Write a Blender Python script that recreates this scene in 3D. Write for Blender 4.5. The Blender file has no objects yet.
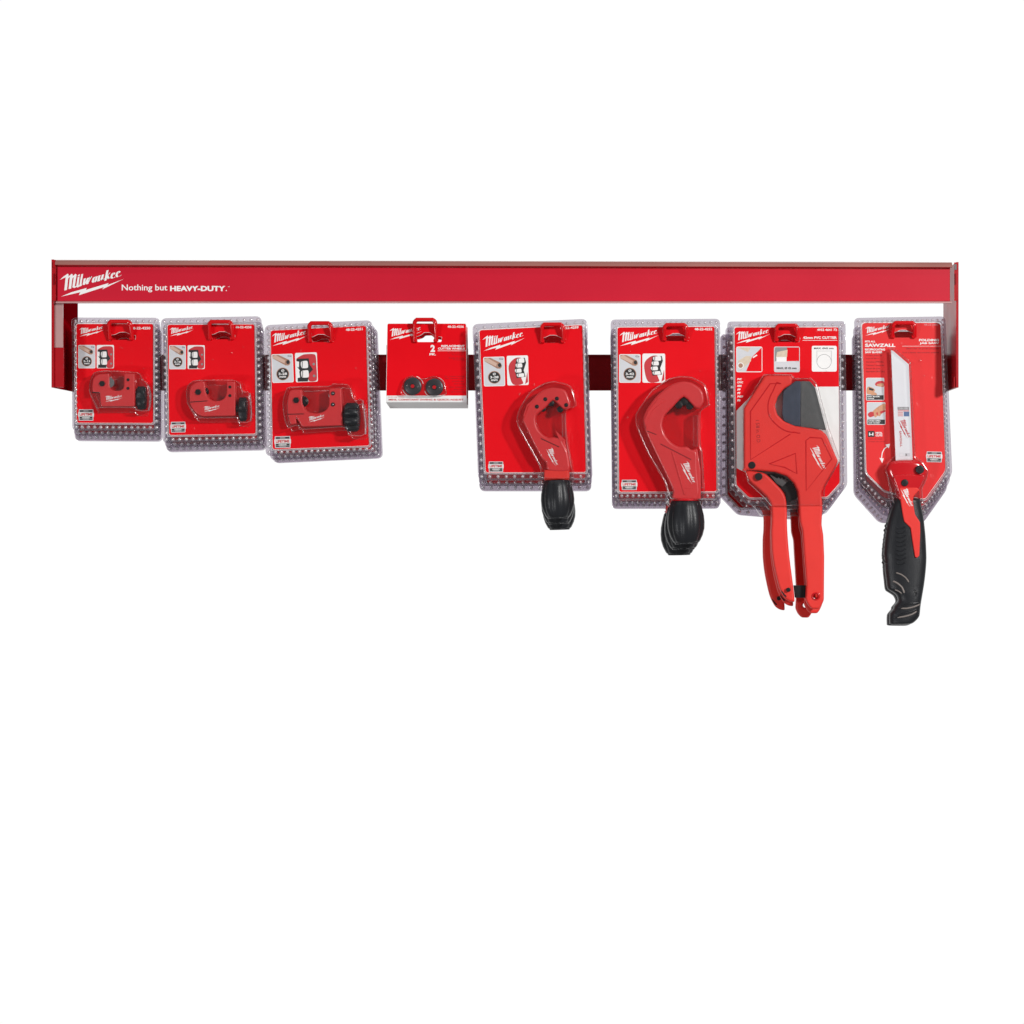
import bpy, math, random
from mathutils import Vector
random.seed(4)
PI = math.pi
sc = bpy.context.scene
COL = sc.collection
S = 0.001            # one unit of the drawings below is a millimetre
CX, CY, D = 640.0, 505.0, 2.0

# ------------------------------------------------------------------ materials
def newmat(name):
    m = bpy.data.materials.new(name); m.use_nodes = True
    nt = m.node_tree; nt.nodes.clear()
    out = nt.nodes.new('ShaderNodeOutputMaterial')
    return m, nt, out
def paint(name, col, rough=.4, metal=0., bump=0., bscale=900., var=.08, vscale=60., coat=0., spec=.5, sheen=None):
    m, nt, out = newmat(name)
    p = nt.nodes.new('ShaderNodeBsdfPrincipled')
    nt.links.new(p.outputs[0], out.inputs[0])
    p.inputs['Roughness'].default_value = rough
    p.inputs['Metallic'].default_value = metal
    p.inputs['Coat Weight'].default_value = coat
    p.inputs['Coat Roughness'].default_value = .1
    p.inputs['Specular IOR Level'].default_value = spec
    tc = nt.nodes.new('ShaderNodeTexCoord')
    n = nt.nodes.new('ShaderNodeTexNoise'); n.inputs['Scale'].default_value = vscale; n.inputs['Detail'].default_value = 5
    nt.links.new(tc.outputs['Object'], n.inputs['Vector'])
    mx = nt.nodes.new('ShaderNodeMix'); mx.data_type = 'RGBA'
    mx.inputs['A'].default_value = (*[c*(1-var) for c in col], 1)
    mx.inputs['B'].default_value = (*[min(1, c*(1+var)) for c in col], 1)
    nt.links.new(n.outputs[0], mx.inputs['Factor'])
    nt.links.new(mx.outputs['Result'], p.inputs['Base Color'])
    mr = nt.nodes.new('ShaderNodeMapRange')
    mr.inputs['To Min'].default_value = max(0, rough-.06); mr.inputs['To Max'].default_value = min(1, rough+.06)
    nt.links.new(n.outputs[0], mr.inputs['Value']); nt.links.new(mr.outputs[0], p.inputs['Roughness'])
    if bump:
        n2 = nt.nodes.new('ShaderNodeTexNoise'); n2.inputs['Scale'].default_value = bscale; n2.inputs['Detail'].default_value = 2
        nt.links.new(tc.outputs['Object'], n2.inputs['Vector'])
        b = nt.nodes.new('ShaderNodeBump'); b.inputs['Strength'].default_value = bump; b.inputs['Distance'].default_value = .0006
        nt.links.new(n2.outputs[0], b.inputs['Height']); nt.links.new(b.outputs[0], p.inputs['Normal'])
    return m
def clear(name, tint, base=.03, edge=.8, power=3., rough=.06, bump=.15, bscale=60., haze=0., hazecol=(.8,.8,.85)):
    m, nt, out = newmat(name)
    t = nt.nodes.new('ShaderNodeBsdfTransparent'); t.inputs[0].default_value = (*tint, 1)
    g = nt.nodes.new('ShaderNodeBsdfGlossy'); g.inputs['Roughness'].default_value = rough
    g.inputs[0].default_value = (1, 1, 1, 1)
    tc = nt.nodes.new('ShaderNodeTexCoord')
    n = nt.nodes.new('ShaderNodeTexNoise'); n.inputs['Scale'].default_value = bscale; n.inputs['Detail'].default_value = 3
    nt.links.new(tc.outputs['Object'], n.inputs['Vector'])
    b = nt.nodes.new('ShaderNodeBump'); b.inputs['Strength'].default_value = bump; b.inputs['Distance'].default_value = .003
    nt.links.new(n.outputs[0], b.inputs['Height']); nt.links.new(b.outputs[0], g.inputs['Normal'])
    lw = nt.nodes.new('ShaderNodeLayerWeight'); lw.inputs['Blend'].default_value = .5
    pw = nt.nodes.new('ShaderNodeMath'); pw.operation = 'POWER'; pw.inputs[1].default_value = power
    nt.links.new(lw.outputs['Facing'], pw.inputs[0])
    ma = nt.nodes.new('ShaderNodeMath'); ma.operation = 'MULTIPLY_ADD'; ma.inputs[1].default_value = edge; ma.inputs[2].default_value = base
    nt.links.new(pw.outputs[0], ma.inputs[0])
    src = t
    if haze:
        d = nt.nodes.new('ShaderNodeBsdfDiffuse'); d.inputs[0].default_value = (*hazecol, 1)
        mh = nt.nodes.new('ShaderNodeMixShader'); mh.inputs[0].default_value = haze
        nt.links.new(t.outputs[0], mh.inputs[1]); nt.links.new(d.outputs[0], mh.inputs[2]); src = mh
    mx = nt.nodes.new('ShaderNodeMixShader')
    nt.links.new(ma.outputs[0], mx.inputs[0]); nt.links.new(src.outputs[0], mx.inputs[1]); nt.links.new(g.outputs[0], mx.inputs[2])
    nt.links.new(mx.outputs[0], out.inputs[0])
    return m

M = {
 'card':   paint('card_red', (.75,.0006,.007), .5, var=.05, vscale=25, bump=.05, bscale=500, spec=.12),
 'card_dull': paint('card_soft_red', (.76,.030,.032), .5, var=.05, vscale=25, spec=.2),
 'paper':  paint('white_paper', (.80,.79,.78), .6, var=.04),
 'ink_white': paint('white_ink', (.86,.85,.84), .5, var=.03),
 'ink_dark': paint('dark_red_ink', (.22,.0,.006), .5),
 'ink_red': paint('red_ink', (.55,.03,.04), .5),
 'ink_black': paint('black_ink', (.018,.017,.018), .5),
 'ink_grey': paint('grey_ink', (.25,.25,.25), .5),
 'ink_pale': paint('pale_grey_ink', (.62,.63,.66), .5),
 'ink_pink': paint('pink_ink', (.7,.35,.37), .5),
 'ink_blue': paint('blue_ink', (.10,.18,.36), .5),
 'copper': paint('copper_print', (.40,.21,.14), .5, var=.25, vscale=400),
 'copper_light': paint('copper_light_print', (.62,.42,.33), .5),
 'skin_print': paint('skin_print', (.62,.30,.17), .5, var=.3, vscale=500),
 'wood_print': paint('wood_print', (.66,.55,.42), .5, var=.2, vscale=400),
 'tool':   paint('tool_red_enamel', (.64,.024,.028), .42, bump=.35, bscale=1500, var=.08, coat=.15, spec=.5),
 'tool_bright': paint('tool_bright_red', (.76,.034,.026), .45, bump=.4, bscale=1500, var=.06, spec=.3),
 'tool_gloss': paint('tool_gloss_red', (.55,.004,.010), .22, var=.06, coat=.3),
 'rubber': paint('black_rubber', (.013,.014,.017), .36, bump=.3, bscale=1400, var=.3, spec=.35),
 'rubber_grey': paint('grey_rubber_grip', (.20,.17,.155), .55, var=.2),
 'steel_black': paint('blackened_steel', (.010,.010,.011), .4, metal=0, var=.2, spec=.3),
 'steel_wheel': paint('dark_steel_wheel', (.045,.045,.05), .35, metal=.3, var=.2, spec=.5),
 'blade':  paint('blade_steel', (.085,.088,.088), .45, metal=.35, bump=.3, bscale=1800, var=.22, vscale=160),
 'blade_blue': paint('blade_steel_bevel', (.05,.063,.092), .4, metal=.35, bump=.2, bscale=1800, var=.2, vscale=120),
 'saw_white': paint('white_blade_paint', (.80,.82,.85), .4, var=.02),
 'chrome': paint('bright_steel', (.6,.6,.6), .2, metal=1),
 'rack':   paint('rack_red_enamel', (.40,.001,.006), .35, var=.08, spec=.35),
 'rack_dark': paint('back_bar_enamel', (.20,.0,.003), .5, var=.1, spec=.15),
 'rack_shaded': paint('rack_shaded_enamel', (.26,.0,.004), .8, var=.1, spec=.0),  # rack enamel copy darkened and unglossed, shade put into the left plate
 'header': paint('header_print', (.55,.006,.026), .4, var=.06, vscale=12, coat=.1, bump=.05, bscale=300, spec=.3),
 'hook':   paint('hook_red_plastic', (.62,.0,.004), .25, coat=.2, var=.05, spec=.4),
 'lip':    paint('lip_reflection_brown', (.52,.21,.18), .22, metal=.45, var=.25, vscale=9, spec=.8),  # brown-pink reflection of the glossy lip put into its colour
 'lip_pale': paint('pale_lip', (.62,.36,.35), .3, metal=.3, var=.2, vscale=12),
 'flange': clear('clear_shell_flange', (.775,.74,.78), base=.06, edge=.75, power=2.5, rough=.12, bump=.5, bscale=90, haze=.03, hazecol=(.5,.45,.52)),
 'rivet':  clear('shell_rivet', (.90,.88,.90), base=.14, edge=.8, power=1.0, rough=.2, bump=.2, haze=.30, hazecol=(.85,.85,.9)),
 'window': clear('clear_shell_window', (.985,.985,.985), base=.012, edge=.5, power=4, rough=.14, bump=1.0, bscale=60),
 'bubble': clear('clear_bubble', (.965,.962,.966), base=.025, edge=.9, power=1.3, rough=.16, bump=.12, bscale=45),
}
# ------------------------------------------------------------------ geometry helpers
class G:
    """collects faces in drawing millimetres (x right, y down, depth away from the viewer)"""
    def __init__(s): s.v = []; s.f = []; s.m = []; s.mats = []; s.sm = []
    def mi(s, mat):
        if mat not in s.mats: s.mats.append(mat)
        return s.mats.index(mat)
    def add(s, vs, fs, mat, smooth=False):
        o = len(s.v); s.v += vs; i = s.mi(mat)
        for f in fs: s.f.append([o+k for k in f]); s.m.append(i); s.sm.append(smooth)
        return s
    def flat(s, loops, depth, thick, mat, bevel=0., smooth=True):
        """filled outline(s) with holes, front face at depth, thickness going away"""
        if loops and not isinstance(loops[0][0], (tuple, list)): loops = [loops]
        cu = bpy.data.curves.new('t', 'CURVE'); cu.dimensions = '2D'; cu.fill_mode = 'BOTH'
        for lp in loops:
            sp = cu.splines.new('POLY'); sp.points.add(len(lp)-1)
            for k, p in enumerate(lp): sp.points[k].co = (p[0]-CX, -(p[1]-CY), 0, 1)
            sp.use_cyclic_u = True
        half = thick/2
        if thick > 0: cu.extrude = max(half-bevel, 0.0001)
        if bevel: cu.bevel_depth = bevel; cu.bevel_resolution = 3; cu.offset = -bevel
        ob = bpy.data.objects.new('t', cu); me = bpy.data.meshes.new_from_object(ob)
        mid = depth + half
        s.add([(v.co.x+CX, -v.co.y+CY, mid-v.co.z) for v in me.vertices], [list(p.vertices) for p in me.polygons], mat, smooth and bevel > 0)
        bpy.data.objects.remove(ob); bpy.data.curves.remove(cu); bpy.data.meshes.remove(me)
        return s
    def text(s, string, x0, y0, x1, y1, depth, mat, bold=0., rot=0., shear=0., thick=0.):
        """lettering fitted to a box x0..x1, y0..y1 then turned by rot degrees (clockwise) about its centre"""
        cu = bpy.data.curves.new('t', 'FONT'); cu.body = string; cu.size = 1; cu.offset = bold; cu.shear = shear
        cu.resolution_u = 3
        ob = bpy.data.objects.new('t', cu); me = bpy.data.meshes.new_from_object(ob)
        xs = [v.co.x for v in me.vertices]; ys = [v.co.y for v in me.vertices]
        a, b, c, d = min(xs), max(xs), min(ys), max(ys)
        cx, cy = (x0+x1)/2, (y0+y1)/2; w, h = x1-x0, y1-y0; r = math.radians(rot)
        vs = []
        for v in me.vertices:
            px = ((v.co.x-a)/(b-a)-.5)*w; py = -((v.co.y-c)/(d-c)-.5)*h
            vs.append((cx+px*math.cos(r)-py*math.sin(r), cy+px*math.sin(r)+py*math.cos(r), depth))
        s.add(vs, [list(p.vertices) for p in me.polygons], mat)
        bpy.data.objects.remove(ob); bpy.data.curves.remove(cu); bpy.data.meshes.remove(me)
        return s
    def tube(s, pts, r, mat, n=10, cap=True, rz=None):
        pts = [Vector(p) for p in pts]; vs = []; fs = []; prev = None
        for i, p in enumerate(pts):
            t = (pts[min(i+1, len(pts)-1)]-pts[max(i-1, 0)]).normalized()
            if prev is None:
                u = t.orthogonal().normalized()
            else:
                u = (prev - t*prev.dot(t)).normalized()
            prev = u; w = t.cross(u)
            for k in range(n):
                a = 2*PI*k/n; vs.append(tuple(p + (u*math.cos(a)+w*math.sin(a))*r))
        for i in range(len(pts)-1):
            for k in range(n):
                fs.append([i*n+k, i*n+(k+1) % n, (i+1)*n+(k+1) % n, (i+1)*n+k])
        if cap: fs += [list(range(n))[::-1], [(len(pts)-1)*n+k for k in range(n)]]
        return s.add(vs, fs, mat, True)
    def lathe(s, origin, axis, prof, mat, n=48, flute=0, amp=0., squash=1., side=None):
        """profile [(distance along axis, radius)] round the axis; flutes modulate the radius"""
        o = Vector(origin); ax = Vector(axis).normalized()
        dep = Vector((0, 0, 1)) if abs(ax.z) < .9 else Vector((1, 0, 0))
        u = ax.cross(dep).normalized(); w = ax.cross(u)
        vs = []; fs = []
        mxr = max(r for _, r in prof)
        for d, r in prof:
            for k in range(n):
                a = 2*PI*k/n
                rr = r*(1 - amp*(.5+.5*math.cos(flute*a))**3*(r/mxr)**2) if flute else r
                vs.append(tuple(o + ax*d + u*math.cos(a)*rr + w*math.sin(a)*rr*squash))
        for i in range(len(prof)-1):
            for k in range(n):
                fs.append([i*n+k, i*n+(k+1) % n, (i+1)*n+(k+1) % n, (i+1)*n+k])
        fs += [list(range(n))[::-1], [(len(prof)-1)*n+k for k in range(n)]]
        return s.add(vs, fs, mat, True)
    def loft(s, outline, dc, h, mat, n=60, m=28, e=.8, end=3.0, y0=None, y1=None):
        """rounded bar whose outline follows a closed drawing outline, swept down the page"""
        ys = [p[1] for p in outline]; a = min(ys) if y0 is None else y0; b = max(ys) if y1 is None else y1; rows = []
        L = len(outline)
        for i in range(n+1):
            t = .5-.5*math.cos(PI*i/n); t = .5*t+.5*i/n; y = a+(b-a)*min(max(t, .002), .998); xs = []
            for j in range(L):
                p, q = outline[j], outline[(j+1) % L]
                if (p[1]-y)*(q[1]-y) <= 0 and p[1] != q[1]: xs.append(p[0]+(q[0]-p[0])*(y-p[1])/(q[1]-p[1]))
            if len(xs) > 1: rows.append((y, min(xs), max(xs)))
        vs = []; fs = []
        for y, l, r in rows:
            k = min(1, ((min(y-a, b-y)+.15)/end)); k = math.sqrt(max(0, 1-(1-k)**2))
            hh = min(h, (r-l)*.5)*k
            for j in range(m):
                t = 2*PI*j/m; c, q = math.cos(t), math.sin(t)
                vs.append(((l+r)/2+(r-l)/2*math.copysign(abs(c)**e, c), y, dc+hh*math.copysign(abs(q)**e, q)))
        for i in range(len(rows)-1):
            for j in range(m): fs.append([i*m+j, i*m+(j+1) % m, (i+1)*m+(j+1) % m, (i+1)*m+j])
        fs += [list(range(m))[::-1], [(len(rows)-1)*m+j for j in range(m)]]
        return s.add(vs, fs, mat, True)
    def disc(s, x, y, r, depth, thick, mat, bevel=None, hole=0, n=28):
        lp = [circ(x, y, r, n)]
        if hole: lp.append(circ(x, y, hole, n))
        return s.flat(lp, depth, thick, mat, bevel if bevel is not None else (min(.5, r*.25) if thick else 0))
    def box(s, x0, y0, x1, y1, d0, d1, mat):
        v = [(x, y, d) for d in (d0, d1) for y in (y0, y1) for x in (x0, x1)]
        return s.add(v, [(0,1,3,2), (4,6,7,5), (0,4,5,1), (2,3,7,6), (0,2,6,4), (1,5,7,3)], mat)
    def dome(s, x, y, r, depth, h, mat, n=8):
        vs = []; fs = []
        for j, (rr, hh) in enumerate(((1, 0), (.8, .55), (.4, .92))):
            for k in range(n):
                a = 2*PI*k/n; vs.append((x+r*rr*math.cos(a), y+r*rr*math.sin(a), depth-h*hh))
        vs.append((x, y, depth-h))
        for j in range(2):
            for k in range(n): fs.append([j*n+k, j*n+(k+1) % n, (j+1)*n+(k+1) % n, (j+1)*n+k])
        for k in range(n): fs.append([2*n+k, 2*n+(k+1) % n, 3*n])
        return s.add(vs, fs, mat, True)
    def build(s, name, parent=None, ref=0., label=None):
        f = (D+ref*.001)/D
        root = parent
        while root is not None and root.parent is not None: root = root.parent
        off = root.location if root is not None else Vector((0, 0, 0))
        me = bpy.data.meshes.new(name)
        me.from_pydata([((x-CX)*S*f-off.x, d*.001-off.y, (CY-y)*S*f-off.z) for x, y, d in s.v], [], s.f)
        for m in s.mats: me.materials.append(M[m])
        me.polygons.foreach_set('material_index', s.m)
        me.polygons.foreach_set('use_smooth', s.sm)
        me.update(); me.validate()
        if any(s.sm): me.set_sharp_from_angle(angle=math.radians(40))
        o = bpy.data.objects.new(name, me); COL.objects.link(o)
        if parent is not None: o.parent = parent
        if label: o['label'] = label
        return o
def circ(x, y, r, n=28): return [(x+r*math.cos(2*PI*k/n), y+r*math.sin(2*PI*k/n)) for k in range(n)]
def rect(x0, y0, x1, y1): return [(x0, y0), (x1, y0), (x1, y1), (x0, y1)]
def rounded(pts, r, n=5):
    out = []; L = len(pts)
    for i in range(L):
        rr = r[i] if isinstance(r, (list, tuple)) else r
        p = Vector(pts[i][:2]); a = Vector(pts[i-1][:2])-p; b = Vector(pts[(i+1) % L][:2])-p
        q = min(rr, a.length*.45, b.length*.45)
        A = p+a.normalized()*q; B = p+b.normalized()*q
        for k in range(n+1):
            t = k/n; out.append(tuple(A*(1-t)**2 + p*2*t*(1-t) + B*t*t))
    return out
def smooth(pts, n=4, tight=.5):
    out = []; L = len(pts)
    for i in range(L):
        p0, p1, p2, p3 = [Vector(pts[(i+j-1) % L][:2]) for j in range(4)]
        for k in range(n):
            t = k/n; m1 = (p2-p0)*tight; m2 = (p3-p1)*tight
            out.append(tuple((2*t**3-3*t**2+1)*p1 + (t**3-2*t**2+t)*m1 + (-2*t**3+3*t**2)*p2 + (t**3-t**2)*m2))
    return out
def rotp(pts, cx, cy, deg):
    r = math.radians(deg); c, s = math.cos(r), math.sin(r)
    return [(cx+(x-cx)*c-(y-cy)*s, cy+(x-cx)*s+(y-cy)*c) for x, y in pts]
def inset(pts, d):
    """move each edge of a convex clockwise-on-screen outline inwards by d"""
    L = len(pts); c = Vector((sum(p[0] for p in pts)/L, sum(p[1] for p in pts)/L)); lines = []
    for i in range(L):
        a = Vector(pts[i]); b = Vector(pts[(i+1) % L]); t = (b-a).normalized(); nrm = Vector((-t.y, t.x))
        if (c-a).dot(nrm) < 0: nrm = -nrm
        lines.append((a+nrm*d, t))
    out = []
    for i in range(L):
        a, t = lines[i-1]; b, u = lines[i]
        cr = t.x*u.y-t.y*u.x
        k = ((b-a).x*u.y-(b-a).y*u.x)/cr if abs(cr) > 1e-6 else 0
        out.append(tuple(a+t*k))
    return out
def ribbon(pts, w, closed=False):
    P = [Vector(p) for p in pts]; L = len(P); l = []; r = []
    for i in range(L):
        if closed: a, b = P[i-1], P[(i+1) % L]
        else: a, b = P[max(i-1, 0)], P[min(i+1, L-1)]
        t = (b-a).normalized(); n = Vector((-t.y, t.x))
        l.append(tuple(P[i]+n*w/2)); r.append(tuple(P[i]-n*w/2))
    return [l, r] if closed else [l + r[::-1]]
def crop(ox, oy, k, pts): return [(ox+x/k, oy+y/k) for x, y in pts]
def arc(cx, cy, r, a0, a1, n=14): return [(cx+r*math.cos(math.radians(a0+(a1-a0)*k/n)), cy+r*math.sin(math.radians(a0+(a1-a0)*k/n))) for k in range(n+1)]

# ------------------------------------------------------------------ script lettering with lightning bolt
SOLID = [
 [(62,281),(105,240),(165,199),(174,214),(152,410),(118,418),(136,246),(90,268)],
 [(170,240),(214,202),(228,213),(207,391),(173,399),(190,242),(168,264)],
 [(224,236),(262,202),(277,215),(254,358),(264,364),(277,354),(280,368),(246,386),(221,377),(240,242),(222,264)],
 [(290,247),(315,236),(301,347),(311,351),(324,342),(325,360),(287,379),(271,368)],
 [(293,221),(320,207),(318,226),(290,239)],
 [(336,211),(361,202),(340,334),(347,340),(345,352),(322,365),(311,354)],
 [(75,496),(210,440),(405,384),(398,409),(690,321),(672,348),(882,269),(605,403),(627,374),(305,478),(326,439)],
]
PEN = [
 (14, [(382,262),(368,334),(376,344)]), (8, [(376,344),(412,270)]), (14, [(424,254),(409,324),(417,334)]), (8, [(417,334),(454,258)]), (10, [(446,262),(456,236),(466,250)]),
 (14, [(512,242),(494,262),(484,302),(494,314)]), (6, [(494,314),(522,270)]), (14, [(536,236),(521,298),(532,307),(548,292)]),
 (14, [(572,224),(557,284),(567,296)]), (6, [(567,296),(600,246)]), (14, [(616,212),(601,272),(612,282),(628,266)]),
 (14, [(674,157),(646,291)]), (8, [(662,240),(706,188)]), (13, [(672,228),(690,268),(716,250)]),
 (13, [(750,190),(734,206),(723,240),(736,262)]), (10, [(736,262),(752,258),(776,238)]), (10, [(750,190),(766,196),(758,212)]), (6, [(758,212),(728,236)]),
 (13, [(816,170),(800,186),(789,220),(802,244)]), (10, [(802,244),(820,240),(852,218)]), (10, [(816,170),(832,176),(824,192)]), (6, [(824,192),(794,216)]),
]
def logo(g, x0, y0, w, depth, mat, rot=0., squeeze=1., cen=False):
    """w = width; x0,y0 = top left corner (or centre if cen); rot clockwise degrees"""
    k = w/820.; r = math.radians(rot)
    def mp(x, y):
        a, b = (x-62)*k, (y-155)*k*squeeze
        if cen: a -= w/2; b -= 171*k*squeeze
        return (x0+a*math.cos(r)-b*math.sin(r), y0+a*math.sin(r)+b*math.cos(r))
    for i, p in enumerate(SOLID): g.flat([mp(*q) for q in p], depth-.004*i, 0, mat)
    for i, (W, p) in enumerate(PEN):
        vs = []; fs = []
        d = depth-.004*(i+8)
        for q in p: vs += [(*mp(q[0]-W, q[1]+4), d), (*mp(q[0]+W, q[1]-4), d)]
        for j in range(len(p)-1): fs.append([2*j, 2*j+1, 2*j+3, 2*j+2])
        g.add(vs, fs, mat)
        # give level strokes some body
    return g

# ------------------------------------------------------------------ things
def thing(name, label, cat, x, y, depth, group=None):
    o = bpy.data.objects.new(name, None); COL.objects.link(o)
    f = (D+depth*.001)/D
    o.location = ((x-CX)*S*f, depth*.001, (CY-y)*S*f); o.empty_display_size = .02
    o['label'] = label; o['category'] = cat
    if group: o['group'] = group
    return o
def copy_tree(o, label, dx, dy, dd, roll=0., keep=None):
    c = o.copy(); COL.objects.link(c); c.location = o.location + Vector((dx*S, dd*.001, -dy*S)); c['label'] = label
    c.rotation_euler = (0, math.radians(roll), 0)
    def rec(src, dst):
        for ch in src.children:
            if keep and dst is c and ch.name.split('.')[0] not in keep: continue
            n = ch.copy(); COL.objects.link(n); n.parent = dst; 
            if not keep: rec(ch, n)
    bpy.context.view_layer.update(); rec(o, c)
    return c
rect_r = lambda x0, y0, x1, y1, r=1.6: rounded(rect(x0, y0, x1, y1), r)

# ---- rack
rack = thing('display_rack', 'long red wall rack with header strip on top and dark bar behind the packs', 'display rack', 505, 325, 0)
g = G()
g.flat([(57, 266.7), (950, 269.1), (950, 301.6), (57, 301.6)], -.4, 4, 'rack')
g.flat([(57, 264.8), (950, 267.2), (950, 268.9), (57, 266.5)], -1.2, 6, 'rack')
g.build('header_rail', rack)
g = G().flat([(58, 267.3), (949.5, 269.8), (949.5, 300.9), (58, 300.9)], -1.0, .5, 'header'); hs = g.build('header_sign', rack)
g = G(); logo(g, 60.2, 270.2, 63.8, -1.06, 'ink_white'); g.build('logo', hs)
g = G(); g.text('Nothing but', 122, 284.6, 167.6, 292.4, -1.06, 'ink_white', bold=.012)
g.text('HEAVY-DUTY', 170.3, 286, 225.5, 291.3, -1.06, 'ink_white', bold=.045)
g.text('.', 226, 290, 227, 291.2, -1.06, 'ink_white'); g.text('TM', 228, 286.4, 229.8, 287.4, -1.06, 'ink_white')
g.build('slogan', hs)
# the two ticket lips along the rail
g = G()
P = [(0, 259.8), (-2.6, 260.6), (-4.6, 262.6), (-5.2, 265.2), (-4.2, 265.6), (-3.4, 263.2), (-1.8, 261.8), (0, 261.2)]
n = len(P)
def ext(g, P, x0, x1, mat, seg=1, drop=0.):
    n = len(P); vs = []; fs = []
    for i in range(seg+1):
        x = x0+(x1-x0)*i/seg
        vs += [(x, y+drop*i/seg, d) for d, y in P]
    for i in range(seg):
        for k in range(n): fs.append([i*n+k, i*n+(k+1) % n, (i+1)*n+(k+1) % n, (i+1)*n+k])
    fs += [list(range(n)), [seg*n+k for k in range(n)][::-1]]
    g.add(vs, fs, mat, False)
ext(g, P, 56.5, 951.5, 'lip', drop=2.4); g.build('top_lip', rack)
g = G()
ext(g, [(-1.4, 301.2), (-4.6, 302.3), (-4.6, 303.4), (1, 303.4), (4, 301.8)], 57, 951, 'lip_pale'); g.build('bottom_lip', rack)
for side in (0, 1):
    fx = (lambda x: x) if side == 0 else (lambda x: 1010.2-x)
    g = G()
    def bx(x0, y0, x1, y1, d0, d1, mat):
        a, b = sorted((fx(x0), fx(x1))); g.box(a, y0, b, y1, d0, d1, mat)
    ty = 259.6 if side == 0 else 262.2
    bx(52, ty, 54, 387.6, 0, 85, 'rack' if side else 'rack_shaded')
    bx(51.8, ty, 54.2, 387.6, -1.2, -.01, 'rack')                 # side plate
    if side == 0: bx(54.21, 303.6, 62.5, 347.4, 1.2, 3, 'lip_pale')           # front return, its reflection put in as a paler colour
    bx(52.4, ty+.6, 56.4, 301, -3, -1.21, 'rack')             # end cap of the rail
    br = g.build('side_bracket', rack)
    g = G(); bx(54.21, 347.6 if side == 0 else 377, 63.2 if side == 0 else 56, 387.2, .6, 3, 'rack'); g.build('foot_plate', br)
    g = G(); bx(54.3, ty+2.4, 56.2, ty+8, -4.5, -3.05, 'chrome' if side else 'rack'); bx(55, 274, 56, 285, -4, -3.05, 'rack_dark'); g.build('end_clip', br)
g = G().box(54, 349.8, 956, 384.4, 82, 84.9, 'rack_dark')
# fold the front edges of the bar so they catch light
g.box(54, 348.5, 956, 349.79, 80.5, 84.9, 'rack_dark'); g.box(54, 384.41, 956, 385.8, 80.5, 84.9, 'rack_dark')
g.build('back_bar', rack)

# ---- hooks
def hook(x0, x1, y0, y1, depth, label):
    t = thing('display_hook', label, 'hook', (x0+x1)/2, y1, 80, 'red display hooks on the bar')
    r = 2.1; f = (D+depth*.001)/D
    xa, xb, ya, yb = x0+r, x1-r, y0+r, y1-1.0
    g = G(); pts = []
    c = 3.6; dep = depth-6
    pts.append((xa-.6, yb, dep+5))
    pts.append((xa, ya+c, dep))
    pts += [(x, y, dep-.6) for x, y in arc(xa+c, ya+c, c, 180, 270, 6)]
    pts += [(x, y, dep-.6) for x, y in arc(xb-c, ya+c, c, 270, 360, 6)]
    pts.append((xb+.6, yb, dep+5))
    g.tube(pts, r, 'hook', 12)
    g.flat(rounded(rect(xa+1, ya-1.9, xb-1, ya+1.2), 1), dep-2.6, 3.6, 'hook', .5)
    g.build('loop', t, ref=depth)
    for x in (xa+.5, xb-.5):
        g = G().tube([(x, yb-1, dep+3), (x, yb+1.5, dep+10), (x, yb+16, 80)], 1.9, 'hook', 10)
        g.build('arm', t, ref=depth)
    g = G().flat(rounded(rect(xa-2, 353.5, xb+2, 381), 2), 78.6, 3.3, 'hook', .4); g.build('mounting_plate', t, ref=85)
    return t

# ---- printed pieces shared by several cards
def pipe_picture(card, x0, y0, x1, y1, d, ref, size_text, rot=0):
    cx, cy = (x0+x1)/2, (y0+y1)/2; w, h = x1-x0, y1-y0
    q = lambda u, v: rotp([(x0+u*w, y0+v*h)], cx, cy, rot)[0]
    g = G(); g.flat([q(*p) for p in rounded(rect(0, 0, 1, 1), .07)], d, 0, 'ink_white')
    g.flat([q(*p) for p in rounded(rect(.03, .02, .97, .98), .06)], d-.03, 0, 'ink_pale')
    g.flat([q(*p) for p in [(.05,.03),(.33,.03),(.84,.22),(.66,.41),(.05,.14)]], d-.06, 0, 'copper')
    g.flat([q(*p) for p in [(.05,.08),(.2,.03),(.76,.28),(.70,.37),(.05,.13)]], d-.09, 0, 'copper_light')
    g.flat([q(.74+.13*math.cos(a), .31+.10*math.sin(a)) for a in [k*PI/9 for k in range(18)]], d-.12, 0, 'copper')
    g.flat([q(.76+.08*math.cos(a), .29+.07*math.sin(a)) for a in [k*PI/9 for k in range(18)]], d-.15, 0, 'ink_black')
    c = q(.5, .70); R = .30*w
    g.flat(circ(*c, R, 24), d-.06, 0, 'copper'); g.flat(circ(*c, R*.9, 24), d-.09, 0, 'ink_black')
    g.text('Ø', c[0]-.07*w, c[1]-R*.72, c[0]+.07*w, c[1]-R*.34, d-.12, 'ink_white', rot=rot, bold=.02)
    g.text(size_text, c[0]-R*.66, c[1]-R*.22, c[0]+R*.66, c[1]+R*.16, d-.12, 'ink_white', rot=rot, bold=.03)
    g.text('mm', c[0]-R*.5, c[1]+R*.32, c[0]+R*.5, c[1]+R*.58, d-.12, 'ink_white', rot=rot, bold=.03)
    c = q(.86, .06); g.text('Cu', c[0]-.10*w, c[1]-.3, c[0]+.07*w, c[1]+1.3, d-.12, 'ink_black', rot=rot, bold=.02)
    g.build('pipe_picture', card, ref)
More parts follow.
